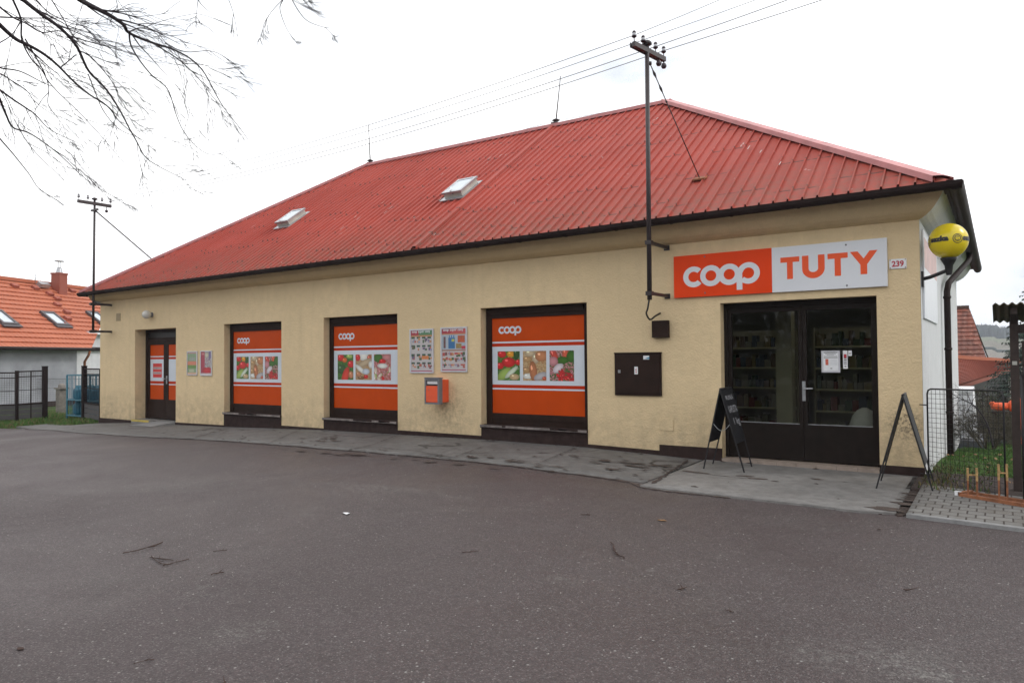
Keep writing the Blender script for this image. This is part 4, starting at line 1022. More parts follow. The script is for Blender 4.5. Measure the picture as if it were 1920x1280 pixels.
# ------------------------------------------------------------------ poster frames
def poster(px0, py0, px1, py1, kind, lab, grp, hdr=True):
    yy = -.028; a = onY(px0, py1, yy); b = onY(px1, py0, yy); x0, x1, z0, z1 = a.x, b.x, a.z, b.z; fw = .028 if px1-px0 > 30 else .022
    mb = MB()
    for p, q in (((x0, z0), (x0+fw, z1)), ((x1-fw, z0), (x1, z1)), ((x0+fw, z0), (x1-fw, z0+fw)), ((x0+fw, z1-fw), (x1-fw, z1))): mb.box((p[0], yy, p[1]), (q[0], -.003, q[1]))
    t = mb.build('poster_frame', m_silver); tag(t, lab, 'poster frame', grp)
    w, h = x1-x0-2*fw, z1-z0-2*fw; c = Canvas(44, 84, (.50, .47, .47), hash(kind) % 7)
    c = Canvas(44, 84, (.50, .47, .47), {'green': 3, 'red': 4, 'narrowgreen': 5, 'narrowred': 6}[kind]); rr = c.r
    if kind in ('green', 'red'):
        top = (.10, .22, .12) if kind == 'green' else (.50, .10, .10)
        c.rect(0, .87, 1, 1, top, .1); c.rect(0, .87, .35, 1, (.38, .06, .08), .1); c.rect(0, .85, 1, .88, (.5, .25, .12), .1); c.rect(0, 0, 1, .02, (.35, .08, .12))
        rows = [.70, .50, .28, .08] if kind == 'green' else [.33, .20, .06]
        for rz_ in rows:
            for q in range(4):
                x = .04+q*.25
                if kind == 'green': c.rect(x, rz_+.10, x+.13, rz_+.14, (.05, .10, .07), .3)
                else: c.rect(x, rz_+.06, x+.15, rz_+.09, (.45, .08, .08), .3)
                for _ in range(3):
                    u = x+rr.uniform(0, .14); v = rz_+rr.uniform(0, .06)
                    c.rect(u, v, u+rr.uniform(.03, .09), v+rr.uniform(.02, .07), rr.choice([(.15, .12, .2), (.42, .12, .08), (.08, .12, .06), (.5, .25, .12), (.2, .1, .1), (.3, .3, .4)]), .3)
        if kind == 'red':
            c.rect(.02, .50, .98, .85, (.38, .44, .50), .05); c.rect(.07, .54, .14, .80, (.14, .08, .08), .5)
            for q in range(3): c.rect(.28+q*.09, .53, .35+q*.09, .78, (.05, .16, .34), .2); c.rect(.30+q*.09, .78, .33+q*.09, .84, (.08, .2, .4), .1)
            c.rect(.42, .70, .52, .74, (.5, .5, .1)); c.rect(.68, .67, .95, .83, (.45, .12, .06), .4); c.rect(.6, .53, .80, .64, (.3, .22, .08), .3); c.rect(.82, .52, .97, .58, (.5, .05, .08), .1); c.rect(0, .47, 1, .50, (.35, .2, .15), .2)
        else: c.rect(.5, .30, .8, .38, (.6, .22, .08), .2)
    elif kind == 'narrowgreen':
        c.rect(0, 0, 1, 1, (.24, .33, .20), .12); c.rect(0, .94, 1, .98, (.5, .3, .3)); c.rect(0, .42, 1, .58, (.62, .22, .14), .08); c.rect(.2, .62, .8, .76, (.30, .33, .28), .25); c.rect(0, .28, 1, .41, (.16, .27, .08), .2); c.rect(.2, .10, .7, .22, (.42, .45, .30), .1); c.rect(0, 0, 1, .08, (.58, .36, .25), .1)
    else:
        c.rect(0, 0, 1, 1, (.36, .33, .35), .2); c.rect(0, .0, .35, 1, (.38, .06, .09), .15); c.rect(.75, .65, 1, 1, (.18, .15, .28), .15); c.ell(.55, .85, .2, .12, (.5, .46, .36), False)
        c.ell(.6, .18, .45, .16, (.50, .04, .05), False); c.rect(.05, .86, .3, .94, (.55, .2, .2), .1); c.rect(0, 0, 1, .07, (.55, .5, .5), .05)
        for _ in range(40): u = rr.uniform(.35, .9); v = rr.uniform(.3, .7); c.rect(u, v, u+.06, v+.03, rr.choice([(.2, .2, .25), (.45, .4, .35), (.3, .12, .15), (.5, .48, .42)]), .2)
    print_mesh(c, (x0+fw, yy+.012, z0+fw), X_, Z_, w, h, 'poster_print', m_print, t)
    if hdr:
        mb = MB(); put_text(mb, 'coop', (x0+fw+w*.05, yy+.0105, z0+fw+h*.925), X_, Z_, w*.24, None, 0, .03); mb.build('header_print', m_paper, t); mb = MB(); put_text(mb, 'super ceny', (x0+fw+w*.34, yy+.0105, z0+fw+h*.925), X_, Z_, w*.56, None, 0, .02)
        mb.build('header_print', m_paper, t)
poster(768, 615.5, 812, 699, 'green', 'silver framed price poster with green header, left above the orange mailbox', 'price posters in silver frames')
poster(826, 612, 875, 697, 'red', 'silver framed price poster with red header and blue bottles, right above the mailbox', 'price posters in silver frames')
poster(350, 658, 369, 703, 'narrowgreen', 'narrow silver framed green poster nearest the service door', 'narrow posters by the service door', False)
poster(375, 657, 396.5, 704, 'narrowred', 'narrow silver framed red poster between the green poster and first window', 'narrow posters by the service door', False)

# ------------------------------------------------------------------ mailbox
a = onY(796, 757, -.30); b = onY(823, 709, -.30)
x0, x1, z0, z1 = a.x, b.x, a.z, b.z; yb = -.30
t = thing('mailbox', 'orange and grey post box fixed to the yellow wall below two price posters', 'mailbox', ((x0+x1)/2, 0, z0))
mb = MB(); mb.box((x0+.02, yb+.09, z0+.03), (x1-.01, -.001, z1-.03)); mb.build('body', m_postorange, t, bevel=.006)
mb = MB(); fw = .028
mb.box((x0, yb, z0), (x0+fw, yb+.10, z1)); mb.box((x1-fw-.01, yb, z0), (x1, yb+.10, z1)); mb.box((x0+fw, yb, z1-.04), (x1-fw-.01, yb+.10, z1)); mb.box((x0+fw, yb, z0), (x1-fw-.01, yb+.10, z0+.03)); mb.box((x0+fw, yb+.05, z1-.17), (x1-fw-.01, yb+.10, z1-.04))
mb.box((x0-.004, yb-.012, z1), (x1+.004, yb+.12, z1+.012))
mb.build('hood', m_grey, t)
mb = MB(); mb.box((x0+fw+.004, yb+.004, z0+.035), (x1-fw-.014, yb+.085, z1-.145)); mb.box((x0+fw+.02, yb-.002, z0+.16), (x1-fw-.03, yb+.004, z0+.166)); mb.build('door', m_postorange, t, bevel=.004)
mb = MB(); mb.box((x0+fw+.012, yb+.03, z1-.11), (x1-fw-.02, yb+.05, z1-.055)); mb.build('label_plate', m_paper, t)
mb = MB(); mb.box((x0+fw+.012, yb+.032, z1-.140), (x1-fw-.02, yb+.051, z1-.118), 0); mb.build('slot', m_black, t)
mb = MB(); mb.tube([(x0+.11, yb, z0+.27), (x0+.11, yb-.004, z0+.27)], .010, 8); mb.build('lock', m_grey, t)

# ------------------------------------------------------------------ electric boxes
a = onY(1153, 742, -.03); b = onY(1239, 661, -.03); x0, x1, z0, z1 = a.x, b.x, onY(1195, 741.5, -.03).z, onY(1195, 661.5, -.03).z
t = thing('electricity_cabinet', 'flat square brown electricity cabinet with lightning sign on the wall', 'electric box', ((x0+x1)/2, 0, z0))
mb = MB(); mb.box((x0, -.03, z0), (x1, -.001, z1)); mb.box((x0-.004, -.045, z1-.012), (x1+.006, -.001, z1+.01)); mb.build('cabinet_frame', m_brown, t)
mb = MB(); mb.box((x0+.012, -.042, z0+.045), (x1-.02, -.030, z1-.03)); mb.build('door', m_brown, t, bevel=.003)
mb = MB(); cx = x0+(x1-x0)*.48; cz = z0+(z1-z0)*.59
mb.quad([(cx-.03, -.0435, cz-.06), (cx+.03, -.0435, cz-.06), (cx+.03, -.0435, cz+.06), (cx-.03, -.0435, cz+.06)], 0)
for P in ([(.012, .05), (-.014, .004), (.0, .002)], [(-.004, .01), (.012, .008), (-.002, -.022)], [(-.012, -.018), (.012, -.018), (.0, -.05)]): mb.quad([(cx+u, -.0445, cz+v) for u, v in P], 1)
mb.build('lightning_sign', [m_paper, m_text_red], t)
mb = MB(); cx = x0+(x1-x0)*.70; cz = z0+(z1-z0)*.89; mb.quad([(cx-.05, -.0435, cz-.03), (cx+.05, -.0435, cz-.03), (cx+.05, -.0435, cz+.03), (cx-.05, -.0435, cz+.03)], 0); mb.quad([(cx-.03, -.0442, cz-.018), (cx+.05, -.0442, cz-.024), (cx+.05, -.0442, cz+.01)], 1)
mb.build('blue_label', [m_paper, mat('label_blue', (.05, .25, .42), .4)], t)
mb = MB(); mb.box((x0+.07, -.05, z0+.36), (x0+.11, -.042, z0+.41)); mb.build('lock', m_steel, t)
a = onY(1222, 633, -.08); b = onY(1252, 600, -.08)
t = thing('junction_box', 'small dark brown junction box under the cable of the pole', 'electric box', (a.x, 0, a.z))
mb = MB(); mb.box((a.x, -.08, a.z), (b.x, -.001, b.z)); mb.build('body', m_brown, t, bevel=.006)
mb = MB(); mb.box((b.x-.005, -.07, a.z+.03), (b.x+.012, -.04, a.z+.06)); mb.build('hinge', m_brown, t); mb = MB(); mb.box((b.x-.005, -.07, b.z-.07), (b.x+.012, -.04, b.z-.04)); mb.build('hinge', m_brown, t)
a = onY(1236, 806, -.008); b = onY(1262, 785, -.008)
mb = MB(); mb.box((a.x, -.010, a.z), (b.x, -.001, b.z)); tag(mb.build('wall_hatch', m_plaster), 'small plastered hatch cover low on the wall left of the chalkboard', 'hatch')
a = onY(218, 602, -.008); b = onY(226, 587, -.008)
mb = MB(); mb.box((a.x, -.010, a.z), (b.x, -.001, b.z)); tag(mb.build('wall_vent', mat('vent_beige', (.36, .28, .17), .8)), 'small beige vent plate high on the wall left of the service door', 'vent')

# small lamp above the service door
p = onY(285, 590, 0)
t = thing('wall_lamp', 'small round white wall lamp above the brown service door', 'lamp', p)
Mx = Matrix.Rotation(pi/2, 3, 'X')
mb = MB(); mb.lathe((p.x, 0, p.z), [(.001, .07), (.05, .068), (.065, .05), (.07, 0)], 16, M=Mx); mb.build('lamp_base', m_grey, t)
mb = MB(); mb.lathe((p.x, -.15, p.z), sphere_prof(.115, 10), 18); mb.build('globe', m_lampglass, t)

# ------------------------------------------------------------------ yellow globe lamp on the side wall
gy = .16; g = onY(1778, 452, gy); w0 = onY(1737, 523, gy); rad = .226
t = thing('globe_lamp', 'big yellow advertising globe lamp on a black arm at the white side wall', 'lamp', (XR, gy, w0.z))
mb = MB(); mb.lathe((g.x, gy, g.z), sphere_prof(rad, 20), 36); mb.build('globe', m_yellow, t)
def on_sphere(u, v, k=1.004):      # u: angle from the direction of the viewer's side, v: height
    d = (Vector((0, -10.6, 0))-Vector((g.x, gy, 0))); base = atan2(d.y, d.x)
    a = base+u; rr = sqrt(max(0, rad*rad-v*v))
    return Vector((g.x+rr*cos(a)*k, gy+rr*sin(a)*k, g.z+v*k))
mb = MB()
def wrap(verts, faces, u0, sc, v0, m=0):
    bm = bmesh.new(); vs = [bm.verts.new(v) for v in verts]
    for f in faces:
        try: bm.faces.new([vs[i] for i in f])
        except ValueError: pass
    bmesh.ops.triangulate(bm, faces=bm.faces); bmesh.ops.subdivide_edges(bm, edges=[e for e in bm.edges if e.calc_length() > .1], cuts=3, use_grid_fill=True)
    bmesh.ops.triangulate(bm, faces=bm.faces)
    i = len(mb.v); bm.verts.index_update()
    mb.v += [on_sphere(u0+v.co.x*sc/rad, v0+v.co.y*sc, 1.012) for v in bm.verts]
    for f in bm.faces: mb.f.append([i+v.index for v in f.verts]); mb.mi.append(m); mb.sm.append(False)
    bm.free()
V, F, (a0, a1, b0, b1) = text_mesh('sazka', 1.0, .07)
V = [Vector(((v.x-a0)*1.15, v.y-b0, 0)) for v in V]; wid = (a1-a0)*1.15
sc = .225/wid
def ringm(r0, r1, cx, cy, a=0, b=2*pi, n=24):
    vs = []; fs = []
    for i in range(n+1):
        q = a+(b-a)*i/n; vs += [Vector((cx+r0*cos(q), cy+r0*sin(q), 0)), Vector((cx+r1*cos(q), cy+r1*sin(q), 0))]
    for i in range(n): fs.append([2*i, 2*i+1, 2*i+3, 2*i+2])
    return vs, fs
for k in (-1, 0, 1):
    wrap(V, F, radians(-56+100*k), sc, -.026)
    for r0, r1, cy in ((.052, .060, .008), (.030, .039, .012)): vs, fs = ringm(r0, r1, .0, cy); wrap(vs, fs, radians(27+100*k), 1.0, -.008)
    vs, fs = ringm(.009, .014, 0, .017, .3, 3.6, 10); wrap(vs, fs, radians(27+100*k), 1.0, -.008); vs, fs = ringm(.009, .014, 0, .001, 3.4, 6.6, 10); wrap(vs, fs, radians(27+100*k), 1.0, -.008)
mb.build('globe_print', m_text_dark, t)
mb = MB(); bz = g.z-rad
mb.lathe((g.x, gy, 0), [(.001, bz+.012), (.092, bz+.010), (.095, bz+.0), (.075, bz-.04), (.048, bz-.09), (.040, bz-.17), (.03, bz-.21)], 18)
mb.build('holder', m_black, t)
mb = MB(); az = w0.z
mb.tube([(XR+.01, gy, az), (XR+.10, gy, az+.02), (g.x-.12, gy, az+.055), (g.x-.03, gy, az+.09), (g.x, gy, bz-.15)], .024, 10); mb.build('arm', m_black, t)
mb = MB(); mb.box((XR+.004, gy-.06, az-.10), (XR+.03, gy+.06, az+.10)); mb.build('wall_plate', m_black, t)
# poster board on the white side wall
b0 = onX(1735, 595, XR+.03); b1 = onX(1756, 607, XR+.03); tp = onX(1733, 425, XR+.03)
mb = MB(); mb.box((XR+.006, b0.y, (b0.z+b1.z)/2), (XR+.028, b1.y+.35, tp.z-.05), 0); mb.box((XR+.028, b0.y+.08, tp.z-.55), (XR+.0295, b1.y+.28, tp.z-.15), 1)
tag(mb.build('advert_board', [m_sign_white, mat('faded_pink', (.62, .42, .40), .5)]), 'faded white and pink advert board on the white side wall under the globe lamp', 'advert board')

# ------------------------------------------------------------------ chalkboards (folding easels)
def easel(top0, top1, feet, lab, writing, bottom=.66, brd=(0, 1)):
    """top0/top1 near and far end of the ridge, feet: near-left, near-right, far-left, far-right"""
    c = (Vector(feet[0])+Vector(feet[1])+Vector(feet[2])+Vector(feet[3]))/4
    t = thing('chalkboard_stand', lab, 'chalkboard', c, 'black folding chalkboards at the entrance')
    top0, top1 = Vector(top0), Vector(top1)
    for s, (n_, f_) in enumerate(((feet[0], feet[2]), (feet[1], feet[3]))):
        n_, f_ = Vector(n_), Vector(f_)
        for q, (tp_, ft_) in enumerate(((top0, n_), (top1, f_))):
            mb = MB(); mb.bar(tp_, ft_, .014 if not writing else .018, .016); mb.build('leg', m_black, t)
        mb = MB(); k = bottom
        a, b = top0.lerp(n_, .01), top1.lerp(f_, .01); c_, d_ = top1.lerp(f_, k), top0.lerp(n_, k)
        nn = (b-a).cross(d_-a).normalized(); nn = nn if (nn.x > 0) == (s == 1) else -nn
        mb.quad([a+nn*.006, d_+nn*.006, c_+nn*.006, b+nn*.006]); mb.quad([a-nn*.002, b-nn*.002, c_-nn*.002, d_-nn*.002])
        for p, q in ((a, b), (b, c_), (c_, d_), (d_, a)): mb.quad([p-nn*.002, q-nn*.002, q+nn*.006, p+nn*.006])
        bd = mb.build('board', m_board, t)
        if s == 1 and writing:
            mb = MB(); ux = (b-a).normalized(); uy = (a-d_).normalized(); W = (b-a).length; H = (a-d_).length
            for (txt, u, v, w, h) in writing: put_text(mb, txt, d_+nn*.0085+ux*(W*u)+uy*(H*v), ux, uy, W*w, H*h, 0)
            mb.build('chalk_writing', m_chalk, bd)
    mb = MB(); mb.tube([top0, top1], .014, 8)
    mb.build('hinge_rail', m_black, t)
    if not writing: return
    mb = MB(); p, q = top0.lerp(Vector(feet[0]), .42), top0.lerp(Vector(feet[1]), .42); n = 8
    pts = [p.lerp(q, i/n)-Z_*(.10*sin(pi*i/n)) for i in range(n+1)]
    mb.tube(pts, .004, 5); mb.build('chain', m_steel, t)
f1, f2, f3, f4 = onZ(1319, 880, .03), onZ(1396, 887, .03), onZ(1343, 868, .03), onZ(1414, 874, .03)
tn = onP(1350, 729, (f1+f2)/2+Vector((0, .05, 0)), (0, 1, 0)); tf = onP(1371, 725, (f3+f4)/2, (0, 1, 0)); 
zt = (tn.z+tf.z)/2; f3 = f3+(f1-f3)*.30; f4 = f4+(f2-f4)*.22; tf = Vector(((f3.x+f4.x)/2, (f3.y+f4.y)/2, zt)); tn = Vector(((f1.x+f2.x)/2, (f1.y+f2.y)/2, zt))
tn = onY(1350, 729, tn.y+.03); tf = onY(1371, 726, tf.y); tf.z = tn.z
easel(tn, tf, (f1, f2, f3, f4), 'black folding chalkboard with white chalk writing left of the glass entrance',
      [('RUSKÁ', .22, .80, .62, .10), ('KAPUSTA', .18, .56, .72, .13), ('1 kg', .34, .30, .5, .16)])
f1, f2 = onZ(1643, 915, .03), onZ(1749, 921, .03); tn = onY(1692, 741, (f1.y+f2.y)/2+.0)
d = Vector((tn.x, tn.y+10.6, 0)).normalized()*.55; d.x += .035
easel(tn, tn+d, (f1, f2, f1+d, f2+d), 'black folding chalkboard standing edge on at the building corner', None, .74)

# ------------------------------------------------------------------ rooftop power poles
def insulator(c, parent, h=.17, M_=None, low=False):
    mb = MB(); c = Vector(c); k_ = .72; n0 = 0
    mb.tube([c, c+Z_*.10], .010, 6, 0); z = .07
    mb.lathe(c+Z_*z, [(.001, 0), (.030, .0), (.052, .018), (.055, .035), (.036, .04)], 12, 0)
    mb.lathe(c+Z_*z, [(.036, .04), (.044, .06), (.036, .085)], 12, 1); mb.lathe(c+Z_*z, [(.030, .085), (.042, .10), (.030, .135), (.001, .14)], 12, 0)
    mb.v = [c+(v-c)*k_ for v in mb.v]
    return mb.build('insulator', [m_insul, m_porc], parent)
# big pole
py = -.66; pb = onY(1218, 562, py); pt = onY(1213, 84, py)
PX = (pb.x+pt.x)/2
t = thing('power_pole', 'tall dark steel power pole with crossarm bracketed to the wall left of the long sign', 'power pole', (PX, py, pb.z))
P1 = t
MB().tube([(pb.x, py, pb.z), (pt.x, py, pt.z)], [.036, .032], 14).build('pole', m_pole, t)
mb = MB(); mb.lathe((pt.x, py, pt.z), [(.034, -.02), (.075, .0), (.07, .03), (.04, .055), (.001, .065)], 14); mb.build('pole_cap', m_pole, t)
def project(p):
    d = Vector(p)-CAM; return (960+FPX*d.dot(RT)/d.dot(FW), 640-FPX*d.dot(UP)/d.dot(FW))
def fit_arm(c, left, right):
    best = None; want = (right[1]-left[1])/(right[0]-left[0])
    for k in range(360):
        th = pi*k/360; d = Vector((sin(th), cos(th), 0)); a = project(c-d*.3); b = project(c+d*.3)
        if b[0] < a[0]: a, b = b, a; d = -d
        if b[0]-a[0] < 4: continue
        e = abs((b[1]-a[1])/(b[0]-a[0])-want)
        if best is None or e < best[0]: best = (e, d)
    d = best[1]; out = []
    for sg, px in ((-1, left[0]), (1, right[0])):
        L = 0
        while (project(c+d*sg*L)[0]-px)*sg < 0 and L < 2: L += .01
        out.append(c+d*sg*L)
    return out[0], out[1], d
az = pt.z-.09; A0 = onZ(1187, 67, az); A1 = onZ(1247, 100, az); ac = Vector((pt.x, py, az)); dA = (A1-A0).normalized()
A0 = ac-dA*.50; A1 = ac+dA*.62
def pxd(a): return onZ(*a, az)
L0 = (Vector((0, 0, 0))+pxd((1187, 67))-ac).length; L1 = (pxd((1247, 100))-ac).length
A0, A1, dA = fit_arm(ac, (1188, 69), (1246, 99))
mb = MB(); mb.bar(A0, A1, .055, .07); sd_ = Vector((-dA.y, dA.x, 0)); mb.bar(A0+sd_*.06, A1+sd_*.06, .015, .07); mb.build('crossarm', m_pole, t)
ins1 = []
for k in (.02, .30, .70, .97):
    c = A0.lerp(A1, k)+Z_*.045; insulator(c, t); ins1.append(c+Z_*.085)
for k in (.80, .97):
    c = A0.lerp(A1, k)-Z_*.03
    mb = MB(); mb.tube([c, c-Z_*.06], .010, 6); mb.lathe(c-Z_*.12, [(.001, 0), (.03, .01), (.045, .04), (.03, .08)], 10); mb.build('insulator', m_insul, t)
for py_ in (455, 550):
    mb = MB()
    q = onY(1216, py_, py); mb.bar((pb.x+.02, py-.04, q.z), (pb.x+.02, -.0, q.z), .04, .045); mb.box((pb.x-.045, py-.045, q.z-.03), (pb.x+.05, py+.045, q.z+.03))
    mb.box((pb.x-.03, -.012, q.z-.04), (pb.x+.06, -.001, q.z+.04))
    mb.build('wall_bracket', m_pole, t)
q0 = Vector((pb.x, py, pb.z)); jb = onY(1240, 588, 0)
mb = MB(); pts = [q0+Z_*.05, q0-Z_*.12+X_*-.03, onY(1212, 588, -.5), onY(1219, 599, -.35), onY(1229, 592, -.15), onY(1238, 587, .005)]
# smooth the cable
def smooth(P, n=6):
    P = [Vector(p) for p in P]; out = []
    for i in range(len(P)-1):
        p0 = P[max(0, i-1)]; p1 = P[i]; p2 = P[i+1]; p3 = P[min(len(P)-1, i+2)]
        for k in range(n):
            u = k/n; out.append(.5*((2*p1)+(p2-p0)*u+(2*p0-5*p1+4*p2-p3)*u*u+(3*p1-p0-3*p2+p3)*u**3))
    out.append(P[-1]); return out
mb.tube(smooth(pts), .014, 8); mb.build('cable', m_black, t)
# guy rod to the roof
def roof_hit(px, py_):
    y = 1.5
    for _ in range(30):
        p = onY(px, py_, y); zr = roof_z(p.x, y); y += (p.z-zr)*1.2*(1 if True else 0)/(.4-.0)*-.0 + (zr-p.z)*-1.0*(-1.0)*0
        # bisection instead
        break
    lo, hi = EY, W2
    f = lambda y: (lambda p: p.z-roof_z(p.x, y))(onY(px, py_, y))
    for _ in range(40):
        m_ = (lo+hi)/2
        if f(lo)*f(m_) <= 0: hi = m_
        else: lo = m_
    return onY(px, py_, (lo+hi)/2)
gh = roof_hit(1313, 337); gt = Vector((pt.x+.03, py+.03, pt.z-.28))
mb = MB(); mb.tube([gt, gh], .009, 6)
for a, b, r_ in ((.05, .12, .022), (.17, .24, .020), (.30, .325, .018)): mb.tube([gt.lerp(gh, a), gt.lerp(gh, (a+b)/2), gt.lerp(gh, b)], [.008, r_, .008], 8)
mb.lathe(gt, [(.001, -.03), (.03, -.02), (.03, .02), (.001, .03)], 8)
mb.build('guy_rod', m_pole, t)
mb = MB(); mb.box((gh.x-.10, gh.y-.09, gh.z+.01), (gh.x+.10, gh.y+.09, gh.z+.035), rot=Matrix.Rotation(.38, 3, 'X'), org=gh); mb.build('roof_anchor', m_rust, t)

# far small pole at the left corner
py2 = -.50; pb2 = onY(174.5, 623, py2); pt2 = onY(177.5, 374, py2)
t = thing('power_pole', 'slender far power pole with level crossarm at the left corner of the shop', 'power pole', (pb2.x, py2, pb2.z))
MB().tube([pb2, pt2], [.034, .030], 10).build('pole', m_pole, t)
mb = MB(); mb.lathe(pt2, [(.03, -.02), (.08, .0), (.07, .03), (.001, .06)], 10); mb.build('pole_cap', m_pole, t)
az2 = pt2.z-.12; c2 = Vector((pt2.x, py2, az2)); e0 = onZ(146, 373, az2); e1 = onZ(208, 383, az2)
dd = (e1-e0).normalized(); LA = (e1-e0).length
if LA > 2.6: dd = Vector((.55, .83, 0)).normalized(); LA = 1.9
E0, E1, dd = fit_arm(c2, (146, 373), (208, 383))
mb = MB(); mb.bar(E0, E1, .07, .085); mb.build('crossarm', m_pole, t)
ins2 = []
for k in (.03, .30, .72, .98):
    c = E0.lerp(E1, k)+Z_*.055; insulator(c, t); ins2.append(c+Z_*.085)
c = E0.lerp(E1, .86)-Z_*.05; mb = MB(); mb.tube([c, c-Z_*.10], .010, 6); mb.lathe(c-Z_*.16, [(.001, 0), (.04, .02), (.045, .06), (.03, .08)], 8); mb.build('insulator', m_insul, t)
for yy in (570, 621):
    mb = MB()
    q = onY(175, yy, py2); mb.bar((q.x, py2-.10, q.z), (q.x, .0, q.z), .07, .06)
    mb.box((q.x-.07, py2-.06, q.z-.04), (q.x+.07, py2+.06, q.z+.04))
    mb.build('wall_bracket', m_pole, t)
# short connecting bars into the corner of the wall
gh2 = roof_hit(287, 488) if True else None
gt2 = Vector((pt2.x, py2, pt2.z-.30))
mb = MB(); mb.tube([gt2, gt2.lerp(gh2, .06), gh2], [.03, .018, .016], 6); mb.bar(gt2+Vector((-.18, 0, 0)), gt2+Vector((.18, 0, 0)), .05); mb.build('guy_rod', m_pole, t)

# overhead wires
rightpx = [((1350, -14)), ((1420, -20)), ((1500, -10)), ((1560, -8))]
def sag(a, b, s, n=24): return [a.lerp(b, i/n)-Z_*(s*4*(i/n)*(1-i/n)) for i in range(n+1)]
dirs = []
for k in range(4):
    a = ins1[k]; b = ins2[k]
    # the span to the right keeps the wires' common direction, towards the street pole
    tgt = [(1352, -6), (1420, -6), (1480, -6), (1545, -6)][k]
    rr_ = ray(*tgt).normalized(); far = CAM+rr_*(13.0+0*k)
    dirv = (far-a); far = a+dirv*3.2
    mb = MB(); mb.tube(sag(far, a, .05, 6)[:-1]+sag(a, b, .28), .0055, 4)
    o_ = mb.build('power_wire', m_wire); tag(o_, ['topmost of the four thin overhead wires across the sky', 'second overhead wire from the top', 'third overhead wire from the top', 'lowest of the four overhead wires on the insulators'][k], 'wire', 'overhead wires')
# lightning rods and conductor on the ridge
def rod(px, y0, y1, px1, lab):
    b = onY(px, y0, W2); tp = onY(px1, y1, W2)
    t = thing('lightning_rod', lab, 'lightning rod', (b.x, W2, b.z), 'lightning rods on the ridge')
    MB().tube([b-Z_*.03, tp], [.018, .010], 6).build('rod', m_wire, t)
    mb = MB(); c = b+(tp-b)*.09; mb.lathe(c, [(.001, .035), (.05, .03), (.10, .0), (.05, -.03), (.001, -.04)], 12); mb.build('rod_cap', m_pole, t)
    mb = MB(); mb.box((b.x-.10, W2-.06, b.z-.02), (b.x+.06, W2+.06, b.z+.06)); mb.build('rod_base', m_pole, t)
    return c
c1 = rod(694.5, 308, 235, 691, 'left lightning rod standing where the ridge meets the far hip')
c2_ = rod(1041.5, 234, 143, 1051, 'taller right lightning rod on the ridge above the roof fold')
mb = MB(); mb.tube(sag(c1, c2_, .12, 16), .005, 4); mb.tube(sag(c2_, RR+Z_*.06, .03, 8), .005, 4)
tag(mb.build('lightning_conductor', m_wire), 'thin lightning conductor wire running along the ridge', 'wire')

# pale chips where the paint has flaked along the laps
mb = MB()
for px, py_ in ((715, 385), (663, 412), (668, 416), (728, 396), (719, 404), (826, 332), (914, 303), (936, 297), (946, 295), (912, 310), (822, 380), (832, 380), (842, 379), (812, 446), (774, 414), (471, 430), (637, 434), (1388, 280), (1392, 276), (1424, 292), (1401, 285), (1460, 315), (1230, 228)):
    p = roof_hit(px, py_); l = R.uniform(.05, .14); w_ = .012; sl = roof_z(p.x, p.y+l)-roof_z(p.x, p.y)
    P0 = p+Z_*.046; mb.quad([P0, P0+Vector((w_, 0, 0)), P0+Vector((w_*1.3, l, sl)), P0+Vector((w_*.2, l*.8, sl*.8))])
o_ = mb.build('paint_chips', mat('bare_sheet', (.55, .50, .48), .6), B); o_['kind'] = 'stuff'
# roof lights
def skylight(corners, lab, hh):
    P = [roof_hit(*c) for c in corners]       # foot: near-left, near-right, far-right, far-left
    c = sum(P, Vector())/4
    y0 = (P[0].y+P[1].y)/2; y1 = (P[2].y+P[3].y)/2
    x0 = (P[0].x+P[3].x)/2; x1 = (P[1].x+P[2].x)/2
    return x0, x1, y0, y1
def build_sky(xc, yc, w, l, lab):
    zc = roof_z(xc, yc); t = thing('skylight', lab, 'skylight', (xc, yc, zc), 'white roof lights')
    slope = math.atan((roof_z(xc, yc+.5)-roof_z(xc, yc-.5))); Rm = Matrix.Rotation(slope, 3, 'X'); o = Vector((xc, yc, zc))
    def bx(mb, a, b, m=0): mb.box(Vector(a)+o, Vector(b)+o, m, Rm, o)
    mb = MB(); bx(mb, (-w/2-.08, -l/2-.12, .02), (w/2+.08, l/2+.08, .045)); mb.build('flashing', m_steel, t)
    mb = MB(); bx(mb, (-w/2, -l/2, .04), (w/2, l/2, .14)); mb.build('curb', mat('cream_metal', (.50, .47, .42), .5), t)
    mb = MB(); bx(mb, (-w/2-.03, -l/2-.03, .14), (w/2+.03, -l/2+.04, .18)); bx(mb, (-w/2-.03, l/2-.04, .14), (w/2+.03, l/2+.03, .18)); bx(mb, (-w/2-.03, -l/2+.04, .14), (-w/2+.04, l/2-.04, .18)); bx(mb, (w/2-.04, -l/2+.04, .14), (w/2+.03, l/2-.04, .18)); mb.build('lid_frame', m_steel, t)
    mb = MB(); bx(mb, (-w/2+.04, -l/2+.04, .14), (w/2-.04, l/2-.04, .17)); mb.build('glass_pane', m_skyglass, t)
    mb = MB(); bx(mb, (-.012, -l/2-.04, .11), (.012, -l/2+.02, .21)); mb.build('handle', m_steel, t)
pA = roof_hit(848, 372); pB = roof_hit(893, 344); build_sky((pA.x+pB.x)/2-.02, (pA.y+pB.y)/2-.05, .48, .68, 'right white roof light beside the roof fold')
pA = roof_hit(536, 424); pB = roof_hit(568, 402); build_sky((pA.x+pB.x)/2, (pA.y+pB.y)/2-.05, .46, .66, 'left white roof light near the far hip')

